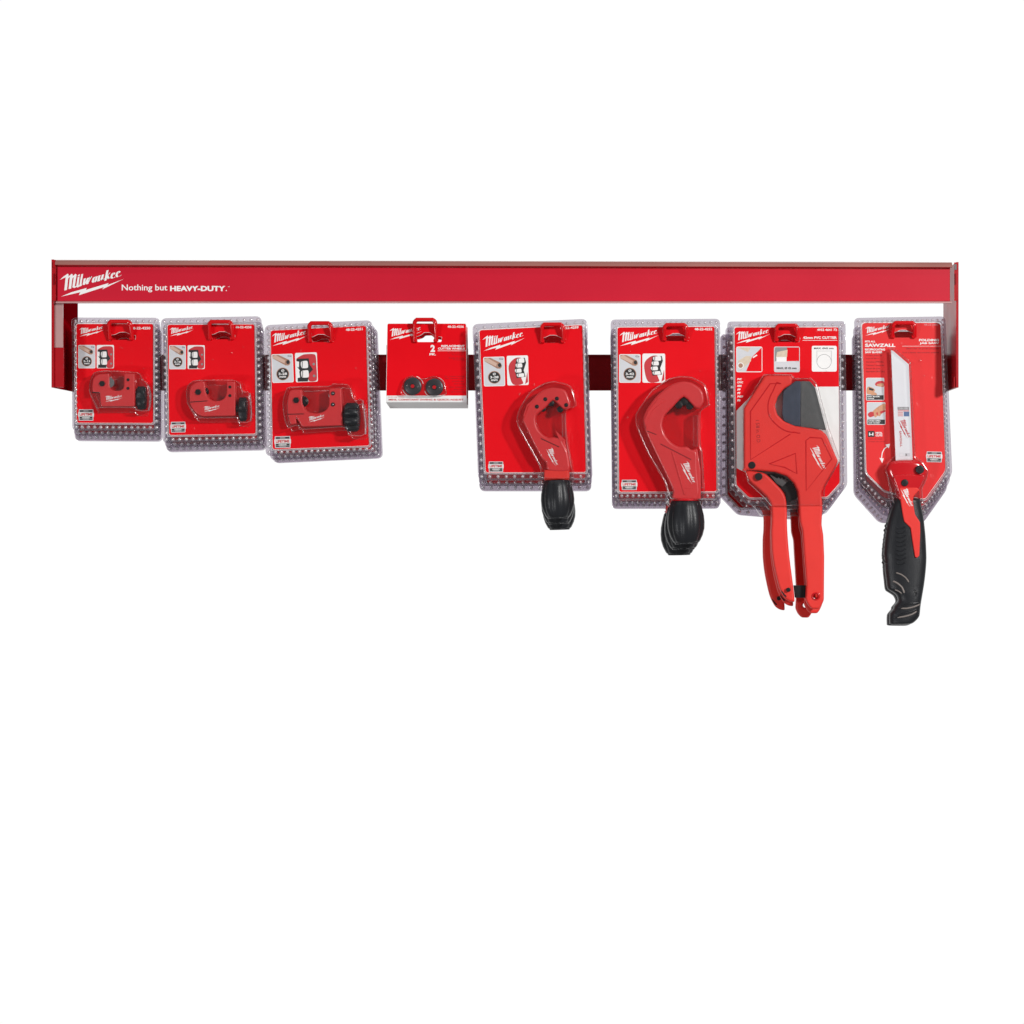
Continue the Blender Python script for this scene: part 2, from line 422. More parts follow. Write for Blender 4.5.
def roller_picture(card, x0, y0, x1, y1, d, ref, rot=0, big=False):
    cx, cy = (x0+x1)/2, (y0+y1)/2; w, h = x1-x0, y1-y0
    q = lambda u, v: rotp([(x0+u*w, y0+v*h)], cx, cy, rot)[0]
    g = G(); g.flat([q(*p) for p in rounded(rect(0, 0, 1, 1), .07)], d, 0, 'ink_white')
    if big:
        g.flat([q(*p) for p in smooth([(.42,.08),(.70,.10),(.62,.3),(.55,.5),(.68,.8),(.72,.96),(.25,.96),(.08,.5),(.14,.25)])], d-.03, 0, 'ink_red')
        g.flat([q(*p) for p in [(.45,.10),(.85,.08),(.9,.25),(.78,.5),(.86,.72),(.45,.76),(.36,.5)]], d-.06, 0, 'ink_black')
        g.flat([q(*p) for p in [(.95,.55),(.97,.9),(.83,.97)]], d-.06, 0, 'ink_red')
        boxes = [(.5,.09,.80,.24), (.44,.26,.70,.40), (.40,.44,.66,.57), (.48,.60,.78,.72)]
    else:
        g.flat([q(*p) for p in smooth([(.06,.2),(.4,.06),(.92,.08),(.96,.5),(.95,.95),(.6,.97),(.5,.6),(.1,.4)], 4, .3)], d-.03, 0, 'ink_red')
        g.flat([q(*p) for p in [(.08,.2),(.62,.2),(.66,.42),(.8,.58),(.62,.72),(.55,.98),(.08,.98),(.1,.75),(.2,.6),(.06,.45)]], d-.06, 0, 'ink_black')
        g.flat([q(*p) for p in [(.04,.28),(.18,.3),(.16,.5),(.04,.46)]], d-.09, 0, 'ink_white')
        g.flat([q(*p) for p in [(.04,.62),(.17,.64),(.2,.84),(.04,.86)]], d-.09, 0, 'ink_white')
        boxes = [(.28,.28,.56,.52), (.28,.60,.58,.84)]
        for v in (.4, .8): g.flat(circ(*q(.84, v), w*.06, 12), d-.09, 0, 'ink_grey')
    for (a, b, c, e) in boxes:
        g.flat([q(*p) for p in smooth([(a, b+.02), (c-.02, b), (c+.02, (b+e)/2), (c, e), (a+.02, e), (a-.03, (b+e)/2)], 3, .35)], d-.09, 0, 'ink_white')
        g.flat([q(*p) for p in [(a+.02, b+.02), (a+.07, b+.02), (a+.05, e-.01), (a+.01, e-.01)]], d-.12, 0, 'ink_grey')
    g.build('roller_picture', card, ref)
def badge(card, x0, y0, x1, y1, d, ref, rot=0):
    cx, cy = (x0+x1)/2, (y0+y1)/2; w, h = x1-x0, y1-y0
    q = lambda u, v: rotp([(x0+u*w, y0+v*h)], cx, cy, rot)[0]
    Q = lambda a, b, c, e: [q(*p) for p in rect(a, b, c, e)]
    g = G(); g.flat([q(*p) for p in rounded([(.04,0),(.96,0),(.96,.2),(1,.3),(1,.62),(.96,.72),(.96,1),(.04,1),(.04,.72),(0,.62),(0,.3),(.04,.2)], .04)], d, 0, 'ink_pale')
    g.flat(Q(.08,.06,.92,.94), d-.03, 0, 'ink_grey'); g.flat(Q(.30,.05,.68,.95), d-.05, 0, 'ink_grey')
    for r_ in ((.1,.07,.34,.2), (.66,.07,.9,.2), (.1,.66,.3,.78), (.7,.66,.9,.78), (.1,.84,.3,.93), (.7,.84,.9,.93)): g.flat(Q(*r_), d-.07, 0, 'ink_black')
    g.flat(Q(.02,.26,.98,.62), d-.09, 0, 'paper')
    a = q(.08, .3); b = q(.92, .58); c = ((a[0]+b[0])/2, (a[1]+b[1])/2)
    g.text('LIFETIME', c[0]-w*.41, c[1]-h*.12, c[0]+w*.41, c[1]+h*.12, d-.12, 'ink_red', bold=.05, rot=rot)
    c = q(.5, .75); g.text('WARRANTY', c[0]-w*.26, c[1]-h*.06, c[0]+w*.26, c[1]+h*.06, d-.12, 'ink_white', bold=.02, rot=rot)
    g.build('warranty_badge', card, ref)
def slot(x, y, w=26, up=7.5, low=4.4):
    """hang hole: long slot with an arch in its middle; y = its lower edge"""
    h = w/2
    return rounded([(x-h, y-low), (x-h*.62, y-low-.6), (x-h*.36, y-low-2.2), (x-h*.22, y-up), (x+h*.22, y-up), (x+h*.36, y-low-2.2), (x+h*.62, y-low-.6), (x+h, y-low), (x+h*.95, y), (x-h*.95, y)], 1.3, 3)

def pack(name, label, cat, group, outer, card, hx, hy, d, pitch_rivet=6.2, r_riv=1.9, r_out=5, r_card=2.5, cardmat='card', bub=None, bub_h=14, white=None, notch=None):
    """a card sealed in a clear two-part shell. outer, card = corner outlines"""
    t = thing(name, label, cat, hx, hy-5, d, group)
    hole = slot(hx, hy)
    g = G()
    g.flat([rounded(card, r_card), hole], d+.05, .5, 'paper')
    co = inset(card, .45)
    if white: pass
    g.flat([rounded(co, r_card), slot(hx, hy, 26.6, 7.8, 4.6)], d, 0, cardmat)
    if white: g.flat(white, d-.03, 0, 'paper')
    c = g.build('card', t, d)
    g = G()
    o_ = rounded(outer, r_out); i_ = rounded(inset(card, -.25), r_card)
    g.flat([o_, i_], d-1.0, 2.0, 'flange', .45)
    # raised lip close to the card
    g.flat([rounded(inset(card, -1.5), r_card), rounded(inset(card, -.5), r_card)], d-1.9, .8, 'rivet', .2)
    # welded rivets all round the flange
    path = inset(outer, 3.7); L = len(path)
    for i in range(L):
        a = Vector(path[i]); b = Vector(path[(i+1) % L]); ln = (b-a).length; k = max(1, round(ln/pitch_rivet))
        for j in range(k):
            p = a+(b-a)*(j/k)
            if notch and any(n0 < p.x < n1 and p.y > ny for n0, n1, ny in notch): continue
            g.dome(p.x, p.y, r_riv, d-1.05, 1.3, 'rivet'); g.dome(p.x, p.y, r_riv*.45, d-2.2, .5, 'rivet', 6)
    g.flat([i_, slot(hx, hy, 27, 8, 4.8)], d-.9, 0, 'window')
    rr = random.Random(int(hx))
    x0_, x1_ = min(p[0] for p in card), max(p[0] for p in card); y0_, y1_ = min(p[1] for p in card), max(p[1] for p in card)
    for q in range(7):  # random small domes added so the window throws glints
        g.dome(x0_+8+rr.random()*(x1_-x0_-16), y0_+22+rr.random()**1.5*(y1_-y0_)*.55, .5+rr.random()*.9, d-.92, .5, 'bubble', 7)
    if bub:
        for pts, h, bv in bub:
            g.flat(pts, d-1-h, h-.02, 'bubble', bv)
    b = g.build('clear_shell', t, d)
    return t, c, b
def letters(card, name, items, ref):
    g = G()
    for it in items: g.text(*it[:7], **(it[7] if len(it) > 7 else {}))
    return g.build(name, card, ref)

SMALLG = 'stacked packs of small pipe cutters'
# ================================================================== pack 1, 2, 3: mini cutters
def small_knob(t, x0, x1, y0, y1, d, r, lobes, ref):
    g = G(); w = x1-x0; cy = (y0+y1)/2; R = (y1-y0)/2
    g.lathe((x0, cy, d), (1, 0, 0), [(0, R*.55), (w*.06, R*.86), (w*.2, R), (w*.8, R), (w*.94, R*.88), (w, R*.6)], 'rubber', n=60, flute=lobes, amp=.30, squash=r/R)
    g.lathe((x0-3.5, cy, d), (1, 0, 0), [(0, R*.28), (3.6, R*.28)], 'steel_black', n=16)
    g.build('knob', t, ref)

# --- pack 1
d = 25
card = [(75.8, 323.5), (153.7, 323.5), (153.7, 423.5), (76.3, 423.2)]
outer = [(71.6, 317.6), (159.8, 317.8), (160.4, 431.4), (72.6, 430.8)]
p1, c1, b1 = pack('blister_pack', 'smallest blister pack at the left end of the rack, front of its stack', 'blister pack', SMALLG,
    outer, card, 122.8, 339.8, d,
    bub=[(crop(60, 310, 6.827, smooth([(225,560),(232,480),(262,432),(330,420),(440,420),(560,432),(585,470),(625,520),(632,600),(622,692),(540,690),(520,672),(300,672),(285,680),(262,640)], 3, .3)), 15, 1.6)])
dd = d-.12
g = G(); logo(g, 79.2, 326.2, 24.8, dd, 'ink_white'); g.build('logo', c1, d)
letters(c1, 'part_number', [('48-22-4250', 131, 326.9, 150.4, 329.4, dd, 'ink_white', dict(bold=.03))], d)
pipe_picture(c1, 78.3, 345, 95.4, 368.3, dd, d, '3-13'); roller_picture(c1, 96.7, 345, 114, 368.3, dd, d); badge(c1, 78.2, 409.4, 94, 420.6, dd, d)
hook(108.4, 134.2, 320, 340.2, d, 'red loop hook holding the leftmost and smallest blister packs')

t = thing('tubing_cutter', 'stubby red mini tube cutter with narrow black knob, in the leftmost pack', 'tubing cutter', 112, 392, d-8, 'mini tube cutters in blister packs')
k = 6.827
body = crop(60, 310, k, [(243,552),(243,500),(256,462),(290,443),(357,440)] + [(357,520),(368,545),(390,555),(430,556),(452,545),(460,520)] + [(460,440),(530,440),(530,662),(302,662),(294,570),(250,568)])
g = G().flat(rounded(body, [2,3,3,3,.8,2,2,2,2,2,2,.8,1,1.5,1.5,1,1.5], 3), d-13, 11, 'tool', .9); fb = g.build('frame', t, d)
g = G().flat(crop(60,310,k,[(245,566),(292,566),(296,572),(246,572)]), d-13.35, .4, 'steel_black'); g.build('slider_joint', t, d); g = G(); g.flat(crop(60,310,k,rect(527,445,534,655)), d-12.2, 9, 'tool_gloss', .2); g.build('end_plate', t, d)
g = G().flat([circ(60+312/k, 310+508/k, 3.0, 6)], d-14.6, 1.8, 'steel_black', .5); g.build('bolt', t, d)
for y in (482, 540): g = G().disc(60+487/k, 310+y/k, 1.5, d-13.6, .9, 'steel_black'); g.build('pin', t, d)
g = G().lathe((60+355/k, 310+500/k, d-8), (0, 0, 1), [(-3, 5.2), (-.5, 6.2), (0, 6.6), (.5, 6.2), (3, 5.2)], 'chrome', 24); g.build('cutting_wheel', t, d)
g = G(); logo(g, 60+332/k, 310+582/k, 17.5, d-13.1, 'ink_white', rot=2); g.build('logo', t, d)
small_knob(t, 60+540/k, 60+602/k, 310+515/k, 310+692/k, d-8, 7.2, 4, d)

# --- pack 2
card = [(167, 324.3), (255, 323.9), (256.2, 434.2), (168.7, 435.6)]
outer = [(161, 318.3), (261.6, 316.2), (264, 441.4), (162.8, 443.4)]
p2, c2, b2 = pack('blister_pack', 'second blister pack from the left, front one, with rounded cutter low on its card', 'blister pack', SMALLG,
    outer, card, 222.2, 339.3, d, pitch_rivet=6.6, r_out=6,
    bub=[(crop(180, 375, 11.378, smooth([(105,220),(120,130),(190,75),(330,62),(640,62),(720,100),(745,185),(825,215),(832,530),(690,540),(660,495),(250,498),(170,420),(118,330)], 3, .3)), 15, 1.6)])
g = G(); logo(g, 169.6, 326.2, 24.2, dd, 'ink_white'); g.build('logo', c2, d)
letters(c2, 'part_number', [('48-22-4258', 235.4, 326, 251.5, 328.3, dd, 'ink_white', dict(bold=.03))], d)
pipe_picture(c2, 169.2, 345.3, 185.9, 369.2, dd, d, '3-18'); roller_picture(c2, 187.6, 345.2, 204.8, 369, dd, d); badge(c2, 170.4, 421.8, 186, 432.4, dd, d, -1)
hook(208.4, 234.8, 320.3, 339.8, d, 'red loop hook holding the second stack of blister packs from the left')
t = thing('tubing_cutter', 'rounded red mini tube cutter with thin three-lobed knob, in the second pack from the left', 'tubing cutter', 214, 400, d-8, 'mini tube cutters in blister packs')
k = 11.378; C2 = lambda pts: crop(180, 375, k, pts)
body = C2([(140,300),(138,210),(155,140),(205,95),(260,84),(310,84),(318,190),(345,265),(390,298),(430,305),(480,302),(520,285),(550,250),(562,200),(562,84),(655,84),(658,470),(268,476),(200,430),(152,350)])
G().flat(rounded(body, [3,3,3,3,1,.8,2,2,2,2,2,2,2,2,.8,1,1.5,3,3,3], 3), d-13, 11, 'tool', .9).build('frame', t, d)
G().flat(C2([(150,312),(345,298),(345,305),(152,320)]), d-13.35, .4, 'steel_black').build('slider_joint', t, d)
G().flat([circ(180+240/k, 375+203/k, 3.1, 6)], d-14.6, 1.8, 'steel_black', .5).build('bolt', t, d)
for y in (145, 243): G().disc(180+598/k, 375+y/k, 1.5, d-13.6, .9, 'steel_black').build('pin', t, d)
G().lathe((180+300/k, 375+195/k, d-8), (0, 0, 1), [(-3, 3), (-.5, 4), (0, 4.4), (.5, 4), (3, 3)], 'steel_black', 24).build('cutting_wheel', t, d)
g = G(); logo(g, 180+300/k, 375+350/k, 16.5, d-13.1, 'ink_white'); g.build('logo', t, d)
small_knob(t, 180+688/k, 180+782/k, 375+235/k, 375+532/k, d-8, 7.5, 3, d)

# --- pack 3
card = [(270.2, 330.2), (366.4, 325.4), (369.6, 446), (272.2, 449.8)]
outer = [(264.8, 325.2), (372.2, 320.2), (376.2, 452.4), (265.8, 456.4)]
p3, c3, b3 = pack('blister_pack', 'third blister pack from the left, front one, slightly tilted, cutter with fat black knob', 'blister pack', SMALLG,
    outer, card, 321, 342, d, pitch_rivet=6, r_out=6,
    bub=[(crop(280, 380, 10.24, smooth([(55,230),(90,110),(135,80),(520,68),(570,45),(715,50),(760,120),(790,215),(870,215),(895,560),(725,570),(700,500),(620,490),(240,515),(215,480),(180,475),(110,500),(70,400)], 3, .3)), 17, 1.6)])
g = G(); logo(g, 271.6, 331, 36, dd, 'ink_white', rot=-1); g.build('logo', c3, d)
letters(c3, 'part_number', [('48-22-4251', 345.8, 328.2, 362.6, 330.6, dd, 'ink_white', dict(bold=.03, rot=-3))], d)
pipe_picture(c3, 271.9, 354, 293.3, 382.6, dd, d, '3-28', -2); roller_picture(c3, 295.4, 352.6, 317.4, 382, dd, d, -2); badge(c3, 274.3, 436.2, 291, 447.8, dd, d, -1.5)
hook(308.2, 333.8, 321.6, 342.2, d, 'red loop hook holding the third stack of blister packs from the left')
t = thing('tubing_cutter', 'boxy red tube cutter with fat ribbed black knob, in the third pack from left', 'tubing cutter', 325, 405, d-9, 'mini tube cutters in blister packs')
k = 10.24; C3 = lambda pts: crop(280, 380, k, pts)
body = C3([(102,355),(98,230),(125,112),(245,105),(252,250),(280,315),(330,342),(400,350),(460,335),(500,310),(525,265),(525,95),(645,90),(668,470),(250,485),(185,385),(192,455),(130,462)])
G().flat(rounded(body, [2,5,3,1,2,2,2,2,2,2,2,1,2,1.5,2,1,1,2], 3), d-14.5, 12.5, 'tool', 1.).build('frame', t, d)
G().flat(C3([(102,354),(270,350),(270,357),(102,361)]), d-14.85, .4, 'steel_black').build('slider_joint', t, d)
G().flat([circ(280+192/k, 380+215/k, 3.2, 6)], d-16.2, 1.8, 'steel_black', .5).build('bolt', t, d)
for y in (145, 258): G().disc(280+565/k, 380+y/k, 2, d-15.3, 1.1, 'steel_black').disc(280+565/k, 380+y/k, 1.0, d-15.6, 1.1, 'chrome').build('pin', t, d)
G().lathe((280+250/k, 380+225/k, d-9), (0, 0, 1), [(-3.5, 3.6), (-.6, 4.6), (0, 5.6), (.6, 4.6), (3.5, 3.6)], 'steel_black', 24).build('cutting_wheel', t, d)
G().lathe((280+550/k, 380+165/k, d-9), (0, 0, 1), [(-5, 2.2), (-4.8, 3.1), (4.8, 3.1), (5, 2.2)], 'chrome', 24).build('roller', t, d)
g = G(); logo(g, 280+312/k, 380+368/k, 16.8, d-14.6, 'ink_white', rot=-3); g.build('logo', t, d)
small_knob(t, 280+675/k, 280+828/k, 380+232/k, 380+538/k, d-9, 12, 8, d)

# ================================================================== pack 4: replacement wheels carton
d = 25
t4 = thing('carton_pack', 'small red and white carton with two replacement cutter wheels, front of its stack', 'carton', 427, 337, d, 'cartons of replacement wheels')
fr = [(387.2, 323.4), (466.3, 323.4), (466.8, 402.2), (386, 402.2)]
g = G()
hole = slot(427.2, 342, 29.5, 9.4, 5)
g.flat([rounded(fr, [1.8, 1.8, .6, .6]), hole], d-.0, 1.2, 'paper')
g.add([(386, 402.25, d), (466.8, 402.25, d), (466.0, 405.4, d+9), (387.2, 405.4, d+9)], [(0, 1, 2, 3)], 'paper')      # underside of the box
g.add([(386, 402.25, d+1.2), (387.2, 405.4, d+9), (387.4, 345, d+9), (386.3, 345, d+1.2)], [(0, 1, 2, 3)], 'paper')
g.add([(466.8, 402.25, d+1.2), (466.0, 405.4, d+9), (466.1, 345, d+9), (466.6, 345, d+1.2)], [(0, 1, 2, 3)], 'paper')
g.add([(387.2, 405.4, d+9), (466, 405.4, d+9), (466.1, 345, d+9), (387.4, 345, d+9)], [(0, 1, 2, 3)], 'paper')
cb = g.build('box', t4, d)
dd4 = d-.06
g = G().flat([rounded([(387.5, 323.7), (466.0, 323.7), (466.5, 395.6), (386.5, 395.6)], [1.8, 1.8, .1, .1]), slot(427.2, 342, 30, 9.7, 5.2)], dd4, 0, 'card')
cf = g.build('printed_panel', t4, d)
g = G(); logo(g, 389.6, 326.2, 32.4, dd4-.05, 'ink_white', rot=1); g.build('logo', cf, d)
letters(cf, 'lettering', [
 ('48-22-4256', 447.5, 325.5, 463.8, 327.8, dd4-.05, 'ink_white', dict(bold=.03)),
 ('2', 430.5, 344.8, 435, 352, dd4-.05, 'ink_white', dict(bold=.05)), ('PK.', 429.4, 353.2, 435.8, 355.4, dd4-.05, 'ink_white', dict(bold=.05)),
 ('REPLACEMENT', 441.3, 345, 464.8, 347, dd4-.05, 'ink_white', dict(bold=.04)), ('CUTTER WHEELS', 438, 347.6, 464.8, 349.6, dd4-.05, 'ink_white', dict(bold=.04)),
 ('Roues de recharge', 448, 352.2, 464, 353.6, dd4-.05, 'ink_dark', {}), ('de coupe-tube', 452, 354.2, 464, 355.4, dd4-.05, 'ink_dark', {}),
 ('Ruedas de corte', 449, 357.2, 464, 358.6, dd4-.05, 'ink_dark', {}), ('de repuesto', 453, 359.2, 464, 360.4, dd4-.05, 'ink_dark', {}),
] + [(s, x, y, 464, y+1.5, dd4-.05, 'ink_dark', {}) for s, x, y in (('For copper tubing', 444.5, 375.6), ('mini, constant swing', 445, 377.7), ('and quick-adjust', 452, 380.6), ('pour cuivre', 454, 383.2), ('mini, rotation', 449, 386.4), ('para cobre', 454, 388.8), ('giro constante', 451.5, 391.2))], d)
G().flat(rect(437.6, 350.6, 466.1, 351.0), dd4-.05, 0, 'ink_white').build('rule', cf, d)
letters(cb, 'base_lettering', [('MINI, CONSTANT SWING & QUICK-ADJUST', 388.6, 398.8, 463.6, 401, d-.06, 'ink_red', dict(bold=.04)), ('FOR USE WITH', 388.6, 396.6, 404, 397.7, d-.06, 'ink_red', {})], d)
g = G()
for cx_, cy_ in ((413, 386.4), (434.7, 387.4)):
    for a0, a1 in ((-70, -15), (120, 160)): g.flat(ribbon(arc(cx_, cy_, 10.6, a0, a1), .55), dd4-.05, 0, 'ink_white')
g.build('arrow_arcs', cf, d)
for i, (cx_, cy_) in enumerate(((413, 386.4), (434.7, 387.4))):
    t = thing('cutter_wheel', ('round black cutter wheel, left of the two at the foot of the small carton', 'round black cutter wheel, right of the two at the foot of the small carton')[i], 'cutter wheel', cx_, cy_, d-3, 'replacement cutter wheels')
    G().lathe((cx_, cy_, d-2.2), (0, 0, 1), [(-1.6, 2.6), (-1.7, 4.4), (-1.0, 6), (-1.0, 7.2), (-.4, 8.4), (0, 8.9), (.4, 8.4), (1.2, 7), (1.4, 2.6)], 'steel_wheel', 40).build('rim', t, d)
    g = G().disc(cx_, cy_, 2.7, d-4.1, .6, 'steel_black', hole=1.7)
    for a in (0.1, PI+.1): g.disc(cx_+5.3*math.cos(a), cy_+5.3*math.sin(a), .8, d-3.95, .6, 'chrome')
    g.build('hub', t, d)
    G().disc(cx_, cy_, 1.9, d-4.15, .2, 'tool_gloss', bevel=0).build('bore', t, d)
G().flat(smooth([(402.5,386),(406,378.5),(413,376),(421,379),(427.5,378),(435,376.2),(443,380),(446.5,388),(444,395.4),(403.5,395.4)], 4, .4), d-6, 5.9, 'bubble', 1.2).build('clear_cover', t4, d)
hook(413.2, 438, 318.2, 342.4, d, 'red loop hook holding the small cartons of wheels')

# ================================================================== pack 5, 6: constant swing cutters
def long_knob(t, x0, x1, y0, y1, lean, d, ref, r):
    """barrel knob, ribbed; top centre x0, bottom centre x1"""
    g = G(); h = y1-y0
    prof = [(0, .70), (.03, .78), (.15, .86), (.35, .97), (.5, 1.0), (.65, .98), (.8, .88), (.92, .74), (.955, .68), (.965, .62), (.985, .62), (1.0, .58)]
    g.lathe((x0, y0, d), (x1-x0, h, 0), [(a*h, b*r) for a, b in prof], 'rubber', n=84, flute=10, amp=.07, squash=.9)
    return g.build('knob', t, ref)
K = 12.8; C5 = lambda pts: crop(520, 380, K, pts)
d = 8
card = [(478.9, 329.8), (582.8, 324.6), (586.4, 472.6), (485.3, 472.9)]
outer = [(472.4, 324.2), (587.2, 318.8), (592.6, 480), (478.2, 480.4)]
bub = smooth([(517.5,420),(520,410),(530,394),(545,384),(556,382),(568,385),(574,391),(577,407),(567,411),(568,437),(572,460),(573.5,478),(542,478),(541,468),(520,430)], 3, .3)
p5, c5, b5 = pack('blister_pack', 'blister pack right of the small carton, front one, holding the smaller hook-shaped cutter', 'blister pack', 'stacked packs of hook-shaped cutters',
    outer, card, 552.8, 342.8, d, pitch_rivet=8.2, r_riv=1.8, r_out=6, bub=[(bub, 20, 2.0), (rounded([(562,413.5),(566.6,413.5),(567,437.5),(562.4,437.5)], 1), 12, 1.2)], notch=[(541, 573, 470)])
dd = d-.12
g = G(); logo(g, 482.2, 333.4, 42.5, dd, 'ink_white', rot=-2); g.build('logo', c5, d)
letters(c5, 'part_number', [('48-22-4259', 560, 326.5, 578.6, 329, dd, 'ink_white', dict(bold=.03, rot=-3))], d)
pipe_picture(c5, 483.6, 356.8, 504.8, 386.2, dd, d, '3-28', -1.5); roller_picture(c5, 507, 355.6, 528.4, 385.2, dd, d, -1.5, big=True); badge(c5, 488.3, 461.5, 503.7, 472, dd, d, 0)
hook(540.2, 565.4, 322.9, 343, d, 'red loop hook holding the packs of the smaller hook-shaped cutter')
t5 = thing('tubing_cutter', 'smaller hook-shaped red pipe cutter with four pins and a black barrel knob, front one', 'tubing cutter', 552, 440, d-8, 'hook-shaped pipe cutters')
body = C5([(600,160),(545,125),(430,108),(320,135),(220,205),(120,320),(85,400),(42,520),(70,590),(170,800),(280,1000)]) + [(546.6,463),(549,471),(569.8,471),(568.2,452),(562,440)] + C5([(530,760),(440,738),(380,745),(300,700),(235,620),(212,520),(230,450),(330,370),(430,272),(520,345),(570,385),(640,372),(655,300)])
G().flat(smooth(body, 3, .35), d-18, 14, 'tool', 2.0).build('frame', t5, d)
g = G().flat(C5([(100,330),(200,240),(205,232),(215,240),(110,350),(70,480),(55,470)]), d-18.5, .8, 'tool', .2)
g.build('web', t5, d); g = G(); g.flat(C5([(280,752),(510,860),(508,868),(276,760)]), d-18.25, .3, 'steel_black')
g.build('seam', t5, d); g = G(); g.flat(C5([(520,770),(575,770),(640,1010),(590,1010)]), d-17, 12, 'tool', .8)
g.build('slide', t5, d)
for x, y in ((228,352), (335,258), (482,250), (600,332)): G().disc(520+x/K, 380+y/K, 2.0, d-18.7, 1.2, 'steel_black').disc(520+x/K, 380+y/K, 1.0, d-19, 1, 'rubber').build('pin', t5, d)
for x, y in ((300,375), (405,305), (520,385)): G().lathe((520+x/K, 380+y/K, d-11), (0, 0, 1), [(-5, 2.4), (-4.7, 3.0), (4.7, 3.0), (5, 2.4)], 'steel_black', 20).build('roller', t5, d)
g = G(); logo(g, 553, 457.5, 19, d-18.08, 'ink_white', rot=76, cen=True); g.build('logo', t5, d)
G().flat(rounded([(545, 470.3), (569.5, 470.3), (569.8, 480), (544.6, 480)], 1.5), d-17.5, 18, 'tool_bright', 1.5).build('collar', t5, d)
long_knob(t5, 557.4, 558.6, 480.2, 518.6, 0, d-9, d, 17)

card = [(617, 327), (715, 326.2), (717, 491.8), (618.7, 492.3)]
outer = [(610.6, 319.6), (720, 318.8), (722.4, 499.4), (612.4, 499.6)]
C6 = lambda pts: crop(625, 370, 9.31, pts)
bub = C6([(95,460),(120,380),(250,200),(400,95),(500,68),(620,75),(745,150),(780,330),(700,400),(700,700),(715,760)]) + [(703.5,478),(702.5,499),(671,499),(664,482),(648,455),(637,430)]
p6, c6, b6 = pack('blister_pack', 'blister pack left of the pipe shears, front one, holding the larger hook-shaped cutter', 'blister pack', 'stacked packs of hook-shaped cutters',
    outer, card, 676, 341, d, pitch_rivet=5.6, r_riv=1.7, r_out=5, bub=[(smooth(bub, 3, .3), 21, 2.0), (rounded([(692.6,415.5),(698.4,415.5),(698,447),(692.8,447)], 1), 12, 1.3), (rounded([(698.5,450),(701.8,450),(703,488),(699.5,488)], 1), 14, 1.0)], notch=[(668, 704, 490)])
g = G(); logo(g, 619.4, 329.6, 39.4, dd, 'ink_white', rot=0); g.build('logo', c6, d)
letters(c6, 'part_number', [('48-22-4252', 694.6, 327.8, 712.2, 330.3, dd, 'ink_white', dict(bold=.03))], d)
pipe_picture(c6, 619.2, 354.2, 640.6, 382.7, dd, d, '3-42'); roller_picture(c6, 642.4, 353.6, 665.2, 382.7, dd, d, big=True); badge(c6, 621.2, 479.8, 637.4, 490, dd, d)
hook(662.2, 688.4, 323.4, 341, d, 'red loop hook holding the packs of the larger hook-shaped cutter')
t6 = thing('tubing_cutter', 'larger hook-shaped red pipe cutter with a smooth jaw and a black barrel knob, front one', 'tubing cutter', 678, 450, d-8, 'hook-shaped pipe cutters')
body = C6([(730,300),(722,225),(690,175),(620,130),(540,115),(455,135),(365,190),(285,260),(200,375),(165,470),(185,570),(255,725),(400,1024)]) + [(672.9,491.5),(673.2,499),(697.9,499),(696.8,470)] + C6([(665,770),(610,745),(570,718),(500,718),(430,680),(372,610),(345,520),(370,430),(445,350),(545,258),(640,350),(690,365)])
G().flat(smooth(body, 3, .35), d-19, 15, 'tool', 2.0).build('frame', t6, d)
g = G().flat(rounded(C6([(310,270),(370,290),(250,390),(200,500),(200,570),(175,480),(215,390)]), 1), d-19.8, 1.2, 'tool', .5)
g.build('web', t6, d); g = G(); g.flat(C6([(205,572),(290,606),(290,610),(205,578)]), d-19.25, .3, 'steel_black')
g.flat(C6([(330,690),(612,835),(610,842),(328,698)]), d-19.25, .3, 'ink_dark')
g.build('seam', t6, d); g = G(); g.flat(C6([(430,765),(448,765),(560,1160),(545,1160)]), d-19.7, 1, 'tool', .3)
g.flat([(682,487.6),(692.5,487.6),(692.5,488.3),(682,488.3)], d-19.4, .6, 'tool', .1)
g.build('raised_panel', t6, d)
G().flat([(692.6,450),(696.8,450),(700,470),(700.4,499),(694,499)], d-18, 13, 'tool', .8).build('slide', t6, d)
for x, y in ((500,330), (600,340), (550,300)): G().lathe((625+x/9.31, 370+y/9.31, d-11), (0, 0, 1), [(-5, 3.0), (-4.7, 3.8), (4.7, 3.8), (5, 3.0)], 'steel_black', 20).build('roller', t6, d)
g = G(); logo(g, 687.6, 473.4, 23.5, d-19.08, 'ink_white', rot=76, cen=True); g.build('logo', t6, d)
G().lathe((685.4, 498.4, d-9), (0, 1, 0), [(0, 13.5), (.6, 14.2), (2.0, 14.2), (2.6, 13.4)], 'tool_gloss', 40).build('collar', t6, d)
long_knob(t6, 685.2, 686.2, 500.4, 544, 0, d-9, d, 19)

